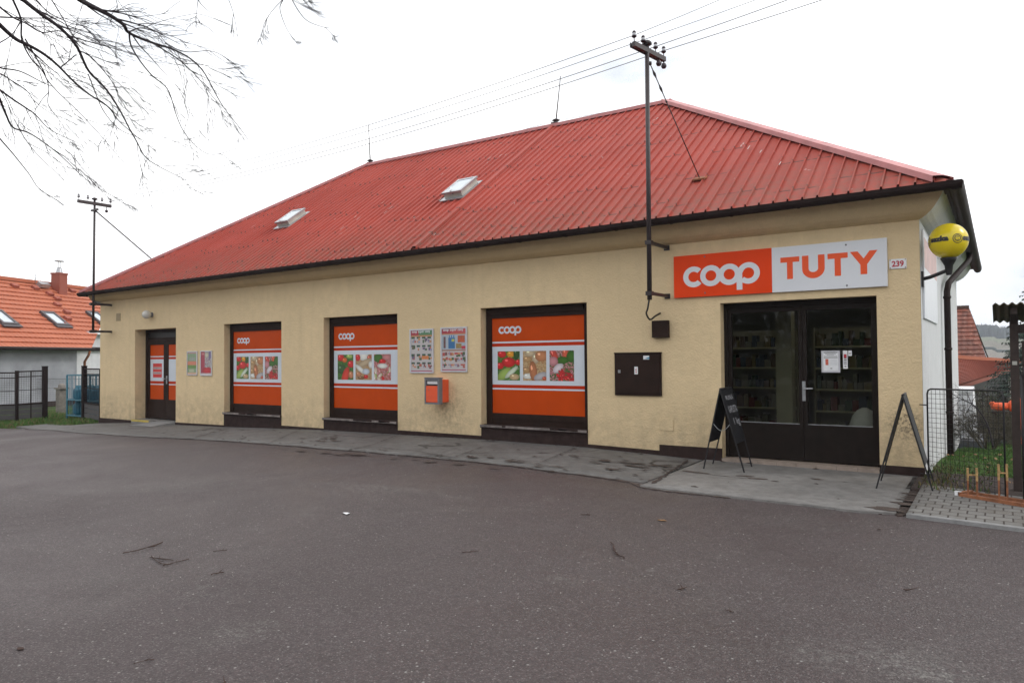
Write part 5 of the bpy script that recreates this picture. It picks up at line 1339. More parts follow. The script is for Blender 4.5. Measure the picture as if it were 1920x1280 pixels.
# ------------------------------------------------------------------ right side: wire mesh gate, bike rack, notice board
g0 = Vector((XR+.10, -.20, .07)); g1 = onZ(1888, 936, -.0); g1 = Vector((g1.x, g1.y, .03))
ml_ = onP(1742, 729, g0, Vector((g1-g0).cross(Z_))); mr_ = onP(1886, 733, g1, Vector((g1-g0).cross(Z_)))
gd = Vector((g1.x-g0.x, g1.y-g0.y, 0)); GL = gd.length; gd.normalize(); g0 = onP(1742, 908, g0, gd.cross(Z_)); gh_ = ml_.z-g0.z; GL = (Vector((mr_.x, mr_.y, 0))-Vector((ml_.x, ml_.y, 0))).length
t = thing('mesh_gate', 'dark wire mesh panel with rounded frame between shop corner and garden', 'fence panel', g0)
def gp(u, v): return g0+gd*u+Z_*(v-.05*u*0)
zr_ = mr_.z-ml_.z
def gq(u, v): return g0+gd*u+Z_*(v+zr_*u/GL)
mb = MB(); rc = .06
fr_ = [gq(0, .02), gq(0, gh_-rc), gq(rc*.3, gh_-rc*.3), gq(rc, gh_), gq(GL-rc, gh_), gq(GL-rc*.3, gh_-rc*.3), gq(GL, gh_-rc), gq(GL, -.02)]
mb.tube(fr_, .010, 8); mb.tube([gq(0, .05), gq(GL, .02)], .009, 6)
mb.tube([gq(0, gh_*.83), gq(-.13, gh_*.83)], .008, 6); mb.tube([gq(0, .12), gq(-.13, .12)], .008, 6)
mb.build('frame', m_black, t)
mb = MB(); n = int(GL/.068)
for i in range(1, n): u = GL*i/n; mb.tube([gq(u, .04), gq(u, gh_)], .0030, 4, cap=False)
n = int(gh_/.06)
for i in range(1, n): v = gh_*i/n; mb.tube([gq(0, v), gq(GL, v)], .0030, 4, cap=False)
mb.build('wire_mesh', m_black, t)
# next panel behind the post (reaches out of the picture)
t = thing('mesh_gate', 'second dark wire mesh panel continuing behind the notice board post', 'fence panel', g1)
h0 = g1+gd*.22; mb = MB()
mb.tube([h0, h0+Z_*1.35], .014, 8); mb.tube([h0+Z_*1.35, h0+Z_*1.35+gd*1.9, h0+gd*1.9], .014, 8); mb.tube([h0+Z_*.22, h0+Z_*.22+gd*1.9], .018, 6); mb.build('frame', m_black, t)
mb = MB()
for i in range(1, 27): mb.tube([h0+gd*(.07*i)+Z_*.02, h0+gd*(.07*i)+Z_*1.34], .0022, 4, cap=False)
for i in range(1, 22): mb.tube([h0+Z_*.06*i, h0+Z_*.06*i+gd*1.9], .0022, 4, cap=False)
mb.build('wire_mesh', m_black, t)

# bike rack
r0 = onZ(1800, 928, .04); r1 = onZ(1925, 948, .04); rd = (r1-r0).normalized(); rz_ = .045
t = thing('bike_rack', 'low rusty bicycle rack with worn yellow hoops on the block paving', 'bike rack', r0)
mb = MB(); mb.bar(r0, r0+rd*2.0, .045, .045); bk = Vector((-rd.y, rd.x, 0)); mb.bar(r0+bk*.22, r0+bk*.22+rd*2.0, .04, .04); mb.bar(r0, r0+bk*.22, .045, .07); mb.build('rail', m_rust, t)
mb = MB(); mb.bar(r0-rd*.03, r0-rd*.03+bk*.04, .06, .075); mb.build('end_block', m_paper, t)
def hoop(pxs, ytop, low=False):
    mb = MB(); P = []
    for px in pxs:
        b = onP(px, 930, r0, (bk.x, bk.y, 0)); b.z = rz_; tp = onP(px, ytop, r0, (bk.x, bk.y, 0)); P.append((b, tp))
        mb.bar(b, Vector((b.x, b.y, tp.z)), .018, .018, 0); mb.bar(Vector((b.x, b.y, tp.z*.62)), Vector((b.x, b.y, tp.z+.005)), .021, .021, 1)
    a, b = P; k = .80
    mb.bar(Vector((a[0].x, a[0].y, a[1].z*k)), Vector((b[0].x, b[0].y, b[1].z*k)), .014, .014, 1)
    mb.build('wheel_hoop', [m_rust, m_wornpaint], t)
hoop((1815.5, 1832.5), 878); hoop((1873.5, 1889), 871); hoop((1931, 1947), 884)

# notice board with a corrugated roof
q = onZ(1905, 925, .0); ny_ = q.y
t = thing('notice_board', 'brown wooden notice board post under a corrugated roof at the right edge', 'notice board', (q.x, q.y, 0))
px0 = onY(1896.5, 760, ny_).x; px1 = onY(1913, 760, ny_).x; ztop = onY(1905, 605, ny_).z
mb = MB(); mb.box((px0, ny_, -.15), (px1, ny_+.10, ztop+.1)); mb.build('post', m_darkwood, t)
mb = MB(); mb.box((px0+1.5, ny_, -.15), (px1+1.5, ny_+.10, ztop+.1)); mb.build('post', m_darkwood, t)
mb = MB(); bx0 = px1+.03; zl, zh = onY(1918, 835, ny_).z, onY(1918, 640, ny_).z
mb.box((bx0, ny_+.02, zl-.1), (px0+1.48, ny_+.07, zh), 0); mb.build('board', m_darkwood, t)
mb = MB(); pz0, pz1 = onY(1916, 724, ny_).z, onY(1916, 688, ny_).z; mb.box((bx0+.015, ny_+.008, pz0), (bx0+.25, ny_+.018, pz1)); mb.build('paper_sheet', mat('pale_blue_paper', (.45, .52, .66), .7), t)
a = onY(1898, 684, ny_-.003); b = onY(1907, 677, ny_-.003); mb = MB(); mb.box((a.x, ny_-.006, a.z), (b.x, ny_-.001, b.z)); mb.build('label', mat('note_grey', (.42, .42, .38), .8), t)
mb = MB(); mb.box((px0-.0, ny_+.02, ztop-.12), (px0+1.7, ny_+.08, ztop-.02)); mb.bar((px0+.04, ny_-.35, ztop+.12), (px0+.04, ny_+.5, ztop-.10), .06, .07); mb.bar((px1+1.5, ny_-.35, ztop+.12), (px1+1.5, ny_+.5, ztop-.10), .06, .07); mb.build('roof_frame', m_darkwood, t)
yf, yb_ = ny_-.42, ny_+.55
zf = onY(1862, 570, yf).z; zb2 = onY(1862, 602, yb_).z; xl = (onY(1860.5, 570, yf).x)
mb = MB(); pts = []
n = 330; Wd = 2.1; per = .076
for i in range(n+1):
    x = xl+Wd*i/n; h = .013*cos(2*pi*(x-xl-.03)/per); pts.append((Vector((x, yf, zf+h)), Vector((x, yb_, zb2+h))))
for (a, b), (c, d) in zip(pts, pts[1:]):
    mb.quad([a, c, d, b], 0, True)
    mb.quad([a-Z_*.012, b-Z_*.012, d-Z_*.012, c-Z_*.012], 0, True)
    mb.quad([a, a-Z_*.012, c-Z_*.012, c], 0)
mb.quad([pts[0][0], pts[0][1], pts[0][1]-Z_*.012, pts[0][0]-Z_*.012])
def corr():
    m, nt, b = newmat('mossy_corrugated'); co = texco(nt)
    c = mixc(nt, ramp(nt, noi(nt, 6, co, 5, .7), .35, .65), (.095, .075, .035), (.06, .055, .03))
    nt.links.new(c, b.inputs['Base Color']); b.inputs['Roughness'].default_value = .9
corr(); mb.build('corrugated_roof', MATS['mossy_corrugated'], t)

# white garden shed on a dark slab
ys_ = 9.9
a = onY(1780, 820, ys_); b = onY(1834.5, 820, ys_); tp = onY(1812, 725, ys_); x1 = b.x; x0 = a.x-.9; zb3 = a.z
t = thing('garden_shed', 'white panelled garden cabin on a dark slab behind the shop corner', 'shed', ((x0+x1)/2, ys_, zb3))
mb = MB(); xt = onY(1828, 735, ys_).x
mb.box((x0, ys_, zb3), (x1-.10, ys_+1.6, tp.z-.12), 0)
mb.quad([(x1-.10, ys_, zb3), (x1, ys_+.2, zb3), (x1-.06, ys_+.2, tp.z-.12), (x1-.14, ys_, tp.z-.12)], 0)
for i in range(int((x1-.15-x0-.12)/.2)+1): u = x0+.12+i*.2; mb.box((u, ys_-.012, zb3), (u+.015, ys_, tp.z-.13), 1)
mb.build('wall', [m_shed_white, m_silver], t)
mb = MB(); mb.box((x0-.05, ys_-.08, tp.z-.12), (x1-.10, ys_+1.7, tp.z-.05)); mb.build('roof', m_shed_white, t)
mb = MB(); q = onY(1846, 836, ys_-.15); mb.box((x0-.1, ys_-.35, zb3-.38), (q.x, ys_+1.8, zb3-.02), 0); mb.build('base_slab', m_slate, t)
mb = MB(); mb.box((x0, ys_-.02, zb3), (x1-.35, ys_-.005, zb3+.09)); mb.build('door_threshold', m_slate, t)

# ------------------------------------------------------------------ houses beyond
def quad_uv(mb, P, m=0):
    P = [Vector(p) for p in P]; u = (P[1]-P[0]).normalized(); nn = (P[1]-P[0]).cross(P[2]-P[0]).normalized(); v = nn.cross(u)
    mb.quad(P, m, False, [((p-P[0]).dot(u), (p-P[0]).dot(v)) for p in P])
def tiled(mb, A, Bv, C, D, course, m=0, lip=.03, tilt=.035):
    """roof slope as overlapping courses. A,B eave left/right; C,D ridge right/left"""
    A, Bv, C, D = map(Vector, (A, Bv, C, D)); L = (D-A).length; n = max(1, round(L/course)); nn = (Bv-A).cross(D-A).normalized()
    if nn.z < 0: nn = -nn
    for k in range(n):
        t0, t1 = k/n, (k+1)/n
        a, b, c, d = A.lerp(D, t0), Bv.lerp(C, t0), Bv.lerp(C, t1), A.lerp(D, t1)
        P = [a+nn*tilt, b+nn*tilt, c, d]; u = (Bv-A).normalized(); v = (D-A).normalized()
        mb.quad(P, m, False, [((p-A).dot(u), (p-A).dot(v)) for p in P])
        mb.quad([a, b, b+nn*tilt, a+nn*tilt], m, False, [((p-A).dot(u), (p-A).dot(v)) for p in (a, b, b+nn*tilt, a+nn*tilt)])
# steep old roof at the right
Yr, Ye = 31.0, 27.0
rr0 = onY(1817, 577, Yr); re0 = onY(1849.5, 676, Ye)
zR, zE = rr0.z, onY(1849.5, 690, Ye).z
t = thing('brick_house', 'house with a steep old mottled red tiled roof beyond the shop side wall', 'house', (rr0.x-5, Yr, zE-3))
mb = MB(); Lw = 11
A = Vector((re0.x-Lw-1.5, Ye, zE)); Bv = Vector((re0.x+.12, Ye, zE)); C = Vector((rr0.x, Yr, zR)); D = Vector((rr0.x-Lw+1, Yr, zR))
tiled(mb, A, Bv, C, D, .38); tiled(mb, Vector((Bv.x, 2*Yr-Ye, zE)), Vector((A.x, 2*Yr-Ye, zE)), D, C, .38)
mb.build('roof', m_tile_old, t)
mb = MB(); mb.bar(D+Z_*.05, C+Z_*.05, .22, .14); mb.build('ridge_tiles', m_tile_old, t)
mb = MB()
w0_, w1_ = A.x+.3, Bv.x-.1
mb.quad([(w0_, Ye+.4, zE-4), (w1_, Ye+.4, zE-4), (w1_, Ye+.4, zE+.3), (w0_, Ye+.4, zE+.3)]); mb.quad([(w1_, Ye+.4, zE-4), (w1_, 2*Yr-Ye-.4, zE-4), (w1_, 2*Yr-Ye-.4, zE+.2), (C.x-.06, Yr, zR-.1), (w1_, Ye+.4, zE+.2)])
mb.build('wall', m_housewall, t)
# lower roof in front of it
A = onY(1780, 727, 15.0); Bv = onY(1899, 689, 24.0); C = onY(1912, 679, 26.0); D = onY(1780, 671, 19.0)
A = Bv+(A-Bv)*1.9; D = C+(D-C)*1.9
t = thing('low_outbuilding', 'low outbuilding with a red tiled lean-to roof and eave shade painted black on its wall', 'outbuilding', (Bv.x, Bv.y, -3))
mb = MB(); tiled(mb, A, Bv, C, D, .33); mb.build('roof', m_tile_low, t)
mb = MB(); mb.bar(D+Z_*.05, C+Z_*.05, .16, .12); mb.build('ridge_tiles', m_tile_new, t)
mb = MB(); nn = Vector((0, 0, -.16)); mb.quad([A+nn, D+nn, C+nn, Bv+nn]); mb.quad([A-Z_*.02, Bv-Z_*.02, Bv+nn, A+nn]); mb.quad([Bv-Z_*.02, C-Z_*.02, C+nn, Bv+nn])
mb.build('eave_board', m_tile_low, t)
mb = MB(); A2, B2, C2, D2_ = [v+nn for v in (A.lerp(C, .22), Bv.lerp(D, .22), C.lerp(A, .12), D.lerp(Bv, .12))]
mb.quad([A2-Z_*5, D2_-Z_*5, D2_, A2]); mb.quad([D2_-Z_*5, C2-Z_*5, C2, D2_]); mb.quad([C2-Z_*5, B2-Z_*5, B2, C2]); mb.quad([B2-Z_*5, A2-Z_*5, A2, B2])
mb.build('wall', m_black, t)  # black wall colour stands in for the shadow under the eave

# neighbouring house at the left
hd = Vector((-.40, .915, 0)).normalized(); hb_ = onZ(92, 762, -.35); hn = Vector((hd.y, -hd.x, 0))
if hn.dot(CAM-hb_) < 0: hn = -hn
def onW(px, py_, back=0.0): return onP(px, py_, hb_-hn*back, hn)
zeave = onW(60, 652, -.45).z; rb = 4.3
zridge = onW(90, 534, rb).z
t = thing('neighbour_house', 'grey rendered house with a bright orange tiled roof left of the shop', 'house', (hb_.x, hb_.y, -.4))
uL = (onW(-260, 650, -.45)-hb_).dot(hd); uR = (onW(171, 652, -.45)-hb_).dot(hd)
def hp(u, back, z): p = hb_+hd*u-hn*back; return Vector((p.x, p.y, z))
uRr = (onW(215, 545, rb)-hb_+hn*rb).dot(hd)
A, Bv, C, D = hp(uL, -.45, zeave), hp(uR, -.45, zeave), hp(uRr, rb, zridge), hp(uL, rb, zridge)
mb = MB(); tiled(mb, A, Bv, C, D, .40, tilt=.05); A_, B_ = hp(uL, 2*rb+.45, zeave), hp(uR, 2*rb+.45, zeave); tiled(mb, B_, A_, D, C, .40, tilt=.05); mb.build('roof', m_tile_new, t)
mb = MB(); mb.bar(D+Z_*.06, C+Z_*.06, .26, .16); mb.build('ridge_tiles', m_tile_new, t)
mb = MB(); w1u = uR-.35
mb.quad([hp(uL, 0, -.9), hp(w1u, 0, -.9), hp(w1u, 0, zeave+.1), hp(uL, 0, zeave+.1)]); mb.quad([hp(w1u, 0, -.9), hp(w1u, 2*rb, -.9), hp(w1u, 2*rb, zeave+.1), hp(w1u, rb, zridge-.1), hp(w1u, 0, zeave+.1)])
mb.build('wall', m_housewall, t)
mb = MB(); mb.quad([hp(uL, -.06, -.9), hp(w1u, -.06, -.9), hp(w1u, -.06, -.12), hp(uL, -.06, -.12)]); mb.quad([hp(uL, -.06, -.12), hp(w1u, -.06, -.12), hp(w1u, 0, -.12), hp(uL, 0, -.12)]); mb.build('plinth', m_plinth, t)
mb = MB(); mb.tube([hp(uL, -.56, zeave-.03), hp(uR+.05, -.56, zeave-.03)], .075, 8); mb.build('gutter', m_gutter, t)
mb = MB(); ud = (onW(176, 700, -.1)-hb_).dot(hd); mb.tube([hp(uR-.2, -.56, zeave-.08), hp(uR-.2, -.50, zeave-.28), hp(uR-.05, -.15, zeave-.60), hp(uR-.05, -.12, -.5)], .055, 8); mb.build('downpipe', m_rust, t)
# chimney
def roofP(u, f): return hp(u, -.45+(rb+.45)*f, zeave+(zridge-zeave)*f)
def roofpx(px, py_):
    n_ = (Bv-A).cross(D-A).normalized(); return onP(px, py_, A, n_)
cb = roofpx(111, 547); ct = onP(111, 512, cb, hn)
mb = MB(); w = .25
for (z0_, z1_, k) in ((cb.z-.6, ct.z-.08, 1), (ct.z-.08, ct.z, 1.12)): mb.obox((cb.x, cb.y, (z0_+z1_)/2), hd*w*k, hn*w*k, Z_*((z1_-z0_)/2))
mb.build('chimney', m_tile_low, t)
mb = MB(); mb.lathe((cb.x, cb.y, ct.z), [(.16, 0), (.13, .15), (.11, .28), (.001, .29)], 10); mb.lathe((cb.x, cb.y, ct.z+.62), [(.001, .05), (.2, .02), (.24, -.02), (.001, -.0)], 10)
mb.tube([(cb.x-.1, cb.y, ct.z+.25), (cb.x-.1, cb.y, ct.z+.62)], .012, 4); mb.tube([(cb.x+.1, cb.y, ct.z+.25), (cb.x+.1, cb.y, ct.z+.62)], .012, 4); mb.build('chimney_pot', m_steel, t)
# roof windows
rn = (Bv-A).cross(D-A).normalized(); rn = rn if rn.z > 0 else -rn; rv = (D-A).normalized()
for pa, pb_ in (((8, 586), (-22, 609)), ((92, 588), (110, 613)), ((178, 587), (196, 612))):
    a = roofpx((pa[0]+pb_[0])/2, (pa[1]+pb_[1])/2); w, l = .34, .50
    if pa[0] < 20: a = roofpx(2, 598)
    if pa[0] > 170: a = roofpx(184, 599)
    mb = MB(); c = a+rn*.09; 
    for sgn in (-1, 1): mb.obox(c+hd*(sgn*w), hd*.06, rv*(l+.06), rn*.06); mb.obox(c+rv*(sgn*l), hd*(w-.06), rv*.06, rn*.06)
    mb.obox(c-rv*(l+.12), hd*(w+.12), rv*.1, rn*.03)
    rw = mb.build('roof_window', mat('dark_flashing', (.07, .06, .065), .5), t)
    MB().obox(c-rn*.01, hd*(w-.06), rv*(l-.06), rn*.03).build('glass_pane', m_skyglass, rw)
m_st = mat('step_tile_dark', (.30, .075, .045), .7)
for px, py_ in ((92, 553), (106, 562), (106, 573), (124, 587), (125, 599), (126, 611), (26, 538), (65, 542), (134, 547)):
    c = roofpx(px, py_)+rn*.09; MB().obox(c, hd*.16, rv*.12, rn*.06).build('step_tile', m_st, t)
mb = MB(); c = roofpx(78, 540)+rn*.2; mb.obox(c, hd*.30, rv*.12, rn*.10); mb.tube([c-hd*.5, c-hd*.5+Z_*.5], .02, 5); mb.build('antenna_box', m_steel, t)
# annex between the house and the shop
mb = MB(); a0_ = hp(uR-.3, .8, 0)
mb.quad([hp(uR-.35, .9, -.9), hp(uR+3.4, .9, -.9), hp(uR+3.4, .9, onW(180, 628, .9).z), hp(uR-.35, .9, onW(180, 628, .9).z)]); mb.build('annex_wall', m_plaster_white, t)
za = onW(180, 626, .6).z; mb = MB(); ua = (onW(167, 620, .6)-hb_).dot(hd); c = hp(ua+1.5, 1.6, za+.05); mb.obox(c, hd*1.5, hn*1.0, Z_*.07); mb.build('annex_roof', m_sign_white, t)
zb4 = onW(180, 654, .6).z; mb = MB(); mb.tube([hp(uR-.3, .75, zb4), hp(uR+3.4, .75, zb4)], .09, 8); mb.build('annex_gutter', m_gutter, t)

# ------------------------------------------------------------------ left fence, gas cage
def fpt(px, py_, z): p = onZ(px, py_, z); return p
gz_ = -.17
pA_ = onZ(83.5, 785, gz_); pB_ = onZ(157.5, 785, gz_); pC_ = onZ(31, 789, gz_-.02); pD_ = onZ(-60, 793, gz_)
H_ = (onP(84, 689, pA_, (pA_-CAM).normalized())).z-gz_
def panel(a, b, lab, hh, wires=True, solid=True, nm=2, grp='dark metal fence panels left of the shop'):
    t = thing('metal_fence', lab, 'fence', a, grp); d = b-a
    mb = MB(); bw = .035
    mb.bar(a+Z_*hh, b+Z_*hh, .04); mb.bar(a+Z_*(hh-.16), b+Z_*(hh-.16), .025); mb.bar(a+Z_*.50, b+Z_*.50, .04); mb.bar(a+Z_*(hh*.62), b+Z_*(hh*.62), .02)
    for i in range(nm+1): q = a.lerp(b, i/nm); mb.bar(q+Z_*.05, q+Z_*hh, .03 if 0 < i < nm else .05)
    mb.build('frame', m_gutter, t)
    if solid:
        mb = MB(); nn = Vector((d.y, -d.x, 0)).normalized()*.01
        for k in range(3): z0_ = .05+k*.15; mb.obox((a+b)/2+Z_*(z0_+.07), d/2, nn, Z_*.069)
        mb.build('kick_board', mat('grey_board', (.085, .08, .082), .7), t)
    mb = MB(); n = int((hh-.5)/.055)
    for i in range(1, n): z = .5+i*.055; mb.tube([a+Z_*z, b+Z_*z], .003, 3, cap=False)
    n = int(d.length/.06)
    for i in range(1, n): q = a.lerp(b, i/n); mb.tube([q+Z_*.5, q+Z_*hh], .003, 3, cap=False)
    mb.build('wire_mesh', m_gutter, t)
panel(pC_, pA_, 'dark meshed fence panel between two posts left of the gateway', H_*.94); panel(pD_, pC_, 'dark meshed fence panel running out of the picture at the left', H_*.92)
pW = Vector((XL-.02, .02, gz_)); panel(pB_, pW, 'narrow meshed fence panel between gate post and shop corner', H_*.97, nm=1)
for p, w, hh, lab in ((pA_, .13, H_+.03, 'thick dark gate post left of the gateway'), (pB_, .12, H_+.03, 'dark gate post right of the gateway near the shop corner'), (pC_, .08, H_*.95, 'slimmer dark fence post between the two left panels')):
    mb = MB(); mb.box((p.x-w/2, p.y-w/2, p.z-.1), (p.x+w/2, p.y+w/2, p.z+hh)); mb.box((p.x-w*.56, p.y-w*.56, p.z+hh), (p.x+w*.56, p.y+w*.56, p.z+hh+.02))
    tag(mb.build('fence_post', m_gutter, None, p, bevel=.004), lab, 'post', 'dark posts of the left fence')
# low wire fence further back
a = onZ(84, 772, -.25); a = Vector((a.x-.6, 1.7, -.25)); b = Vector((a.x+5.2, 2.4, -.25))
fz = onY(110, 710, 1.9).z
t = thing('wire_fence', 'low thin wire fence crossing behind the gateway', 'fence', a)
mb = MB(); nW = 18; hz_ = fz+.25
for k in range(nW): z = .05+(hz_-.05)*k/(nW-1); mb.tube([a+Z_*z, b+Z_*z], .010 if k in (nW-1, nW-6) else .0032, 4, cap=False)
n = 60
for i in range(n+1): q = a.lerp(b, i/n); mb.tube([q, q+Z_*hz_], .0025, 3, cap=False)
mb.build('wire_mesh', m_wire, t)
q = onZ(112.5, 769, -.22); q = onY(112.5, 769, 1.45); 
mb = MB(); h = onY(112, 728, 1.45).z+.3
mb.box((q.x-.14, 1.37, -.4), (q.x+.14, 1.62, h-.32)); mb.box((q.x-.20, 1.33, h-.32), (q.x+.20, 1.66, h-.27)); mb.lathe((q.x, 1.5, h-.27), [(.12, 0), (.11, .09), (.06, .14), (.001, .15)], 10)
tag(mb.build('stone_post', m_concrete_old, None, (q.x, 1.5, -.3)), 'short weathered stone post with a cap in the grass behind the gateway', 'post')

# cage with gas cylinders
cy0, cy1 = .55, 1.45; cgl = onY(125.5, 780, cy0).x; cgr = XL-.25; ctop = onY(128, 703, cy0).z; cbot = -.22
t = thing('gas_cage', 'teal metal cage for gas cylinders beside the shop corner', 'cage', ((cgl+cgr)/2, cy0, cbot))
mb = MB()
for x in (cgl, (cgl*.5+cgr*.5), cgr):
    for y in (cy0, cy1): mb.bar((x, y, cbot), (x, y, ctop), .045)
for z in (cbot+.10, cbot+.60, ctop):
    for y in (cy0, cy1): mb.bar((cgl, y, z), (cgr, y, z), .04)
    for x in (cgl, cgr): mb.bar((x, cy0, z), (x, cy1, z), .04)
mb.build('frame', m_teal, t)
mb = MB(); n = 16
for i in range(1, n): x = cgl+(cgr-cgl)*i/n; mb.bar((x, cy0, cbot+.1), (x, cy0, ctop), .012); mb.bar((x, cy1, cbot+.1), (x, cy1, ctop), .012)
for i in range(1, 7): y = cy0+(cy1-cy0)*i/7; mb.bar((cgl, y, cbot+.1), (cgl, y, ctop), .012)
mb.build('bars', m_teal, t)
mb = MB(); mb.box((cgl+.02, cy0+.02, cbot+.585), (cgr-.02, cy1-.02, cbot+.60)); mb.box((cgl+.02, cy0+.02, cbot+.09), (cgr-.02, cy1-.02, cbot+.105)); mb.build('shelf', m_teal, t)
first = None; cnt = 0
def cyl_thing(loc, lab):
    t = thing('gas_cylinder', lab, 'gas cylinder', loc, 'blue gas cylinders in the cage')
    mb = MB(); mb.lathe(loc, [(.09, 0), (.11, .01), (.145, .05), (.15, .10), (.15, .27), (.14, .33), (.09, .38), (.04, .40), (.001, .405)], 16); mb.build('body', m_cyl, t)
    mb = MB(); mb.lathe(Vector(loc)+Z_*.37, [(.085, 0), (.09, .08), (.08, .085), (.075, 0)], 14); mb.tube([Vector(loc)+Z_*.40, Vector(loc)+Z_*.45], .02, 8); mb.build('collar', m_teal, t)
    return t
nc = 6
for row, zc in enumerate((cbot+.106, cbot+.602)):
    for i in range(nc):
        for j in range(2):
            loc = Vector((cgl+.20+(cgr-cgl-.4)*i/(nc-1), cy0+.25+j*.40, zc))
            lab = ('blue gas cylinder, %s shelf of the teal cage, %s of the %s row' % (('bottom', 'upper')[row], ('leftmost', 'second from left', 'third from left', 'third from right', 'second from right', 'rightmost')[i], ('front', 'back')[j]))
            if first is None: first = cyl_thing(loc, lab)
            else:
                c = first.copy(); COL.objects.link(c); c.location = loc; c['label'] = lab
                for ch in list(first.children): k = ch.copy(); COL.objects.link(k); k.parent = c

# ------------------------------------------------------------------ vegetation
def blades(name, pts_fn, n, h, cols, lab, w=.006):
    vs = []; fs = []; cc = []
    for _ in range(n):
        x, y, z, s = pts_fn()
        a = R.uniform(0, 2*pi); hh = h*s*R.uniform(.5, 1.3); lean = R.uniform(.1, .8)*hh; la = R.uniform(0, 2*pi)
        b = len(vs); dx, dy = cos(a)*w, sin(a)*w
        vs += [(x-dx, y-dy, z), (x+dx, y+dy, z), (x+lean*cos(la)*.4+dx*.6, y+lean*sin(la)*.4+dy*.6, z+hh*.6), (x+lean*cos(la), y+lean*sin(la), z+hh)]
        fs += [(b, b+1, b+2), (b, b+2, b+3)]; c = R.choice(cols); k = R.uniform(.7, 1.25); cc += [tuple(q*k for q in c)]*2
    me = bpy.data.meshes.new(name); me.from_pydata(vs, [], fs); me.materials.append(m_vgrass)
    ca = me.color_attributes.new('Col', 'FLOAT_COLOR', 'CORNER'); buf = []
    for c in cc: buf += [*c, 1]*3
    ca.data.foreach_set('color', buf); me.update()
    o = bpy.data.objects.new(name, me); COL.objects.link(o); return tag(o, lab, 'grass', kind='stuff')
GC = [(.05, .13, .02), (.07, .17, .03), (.09, .19, .04), (.13, .15, .05), (.20, .17, .08)]
def left_g():
    while True:
        x = R.uniform(-30, -21.9); y = R.uniform(-2.9, 4.5)
        e = aedge(x)
        if y < e+.02+R.uniform(0, .1): continue
        if x > -23.0 and y < -.95 and x > -23.2: continue
        s = .55+.6*noise.noise(Vector((x*.9, y*.9, 3)))
        if s < .15 and R.random() < .6: continue
        return x, y, max(terr(x, y), zg(x, y)-.01), max(.35, s+.25)
blades('grass', left_g, 26000, .13, GC, 'tufty green grass strip left of the shop', .009)
def right_g():
    while True:
        x = R.uniform(-.75, 3.5); y = R.uniform(-.3, 26)
        if R.random() > 1/(1+y*.10): continue
        if x < -.15 and y < 4 and R.random() < .72-.1*y: continue
        return x, y, terr(x, y)+.0, 1
blades('grass', right_g, 60000, .055, GC[:4], 'green lawn behind the mesh gate', .006)
def verge():
    x = R.choice([R.uniform(-.85, -.55), R.uniform(-.7, -.1)]); y = R.uniform(-1.0, 1.2)
    return x, y, zw(x)+.005, .6
blades('weeds', verge, 500, .10, [(.07, .12, .03), (.16, .13, .05), (.10, .08, .04)], 'sparse weeds and dry leaves at the foot of the mesh gate', .008)
mb = MB()
for _ in range(80):
    x = R.uniform(-.8, .3); y = R.uniform(-.9, 5); s = R.uniform(.02, .05); a = R.uniform(0, 6); z = terr(x, y)+R.uniform(.03, .09)
    mb.quad([(x, y, z), (x+s*cos(a), y+s*sin(a), z+.01), (x+s*cos(a+.9)*1.2, y+s*sin(a+.9)*1.2, z+.02), (x+s*.6*cos(a+1.8), y+s*.6*sin(a+1.8), z)])
tag(mb.build('leaf_litter', m_leaf), 'brown fallen leaves scattered in the garden border', 'leaf litter', kind='stuff')

# bushy bare shrub in the garden
class Br:
    def __init__(s, seed): s.r = random.Random(seed); s.mb = MB(); s.n = 0
    def grow(s, p, d, L, r, lvl, droop, spread, maxl, kids=(3, 5), seg=5, rmin=.0016):
        R_ = s.r; pts = [Vector(p)]; dd = Vector(d).normalized(); rs = [r]
        for i in range(seg):
            dd = (dd+Vector((R_.gauss(0, .10), R_.gauss(0, .10), R_.gauss(0, .10)))+Vector(droop)*(.10*(lvl+.5))).normalized()
            pts.append(pts[-1]+dd*(L/seg)); rs.append(max(rmin, r*(1-.75*(i+1)/seg)))
        s.mb.tube(pts, rs, 6 if r > .015 else (4 if r > .005 else 3), 0, False); s.n += 1
        if lvl >= maxl: return
        for _ in range(R_.randint(*kids)):
            t = R_.uniform(.25, .98); i = min(seg-1, int(t*seg)); q = pts[i].lerp(pts[i+1], t*seg-i); base = (pts[i+1]-pts[i]).normalized()
            ax = base.orthogonal().normalized(); ax = Matrix.Rotation(R_.uniform(0, 2*pi), 3, base) @ ax
            nd = Matrix.Rotation(R_.uniform(*spread), 3, ax) @ base
            s.grow(q, nd, L*R_.uniform(.38, .68), max(rmin, rs[i]*R_.uniform(.4, .65)), lvl+1, droop, spread, maxl, kids, seg, rmin)
bx_ = onY(1852, 832, 7.3)
t = thing('bare_shrub', 'dense bare brown shrub in the garden behind the mesh gate', 'shrub', (bx_.x, 7.3, -.1))
s_ = Br(5)
for k in range(15):
    a = k*.9; s_.grow((bx_.x+.12*cos(a), 7.3+.12*sin(a), -.35), (cos(a)*.55, sin(a)*.55, 1), R.uniform(.5, .72), .018, 0, (0, 0, -.1), (.4, 1.1), 4, (4, 5), 4, .0018)
s_.mb.build('branches', mat('shrub_bark', (.10, .085, .06), .9, .4, 20), t)
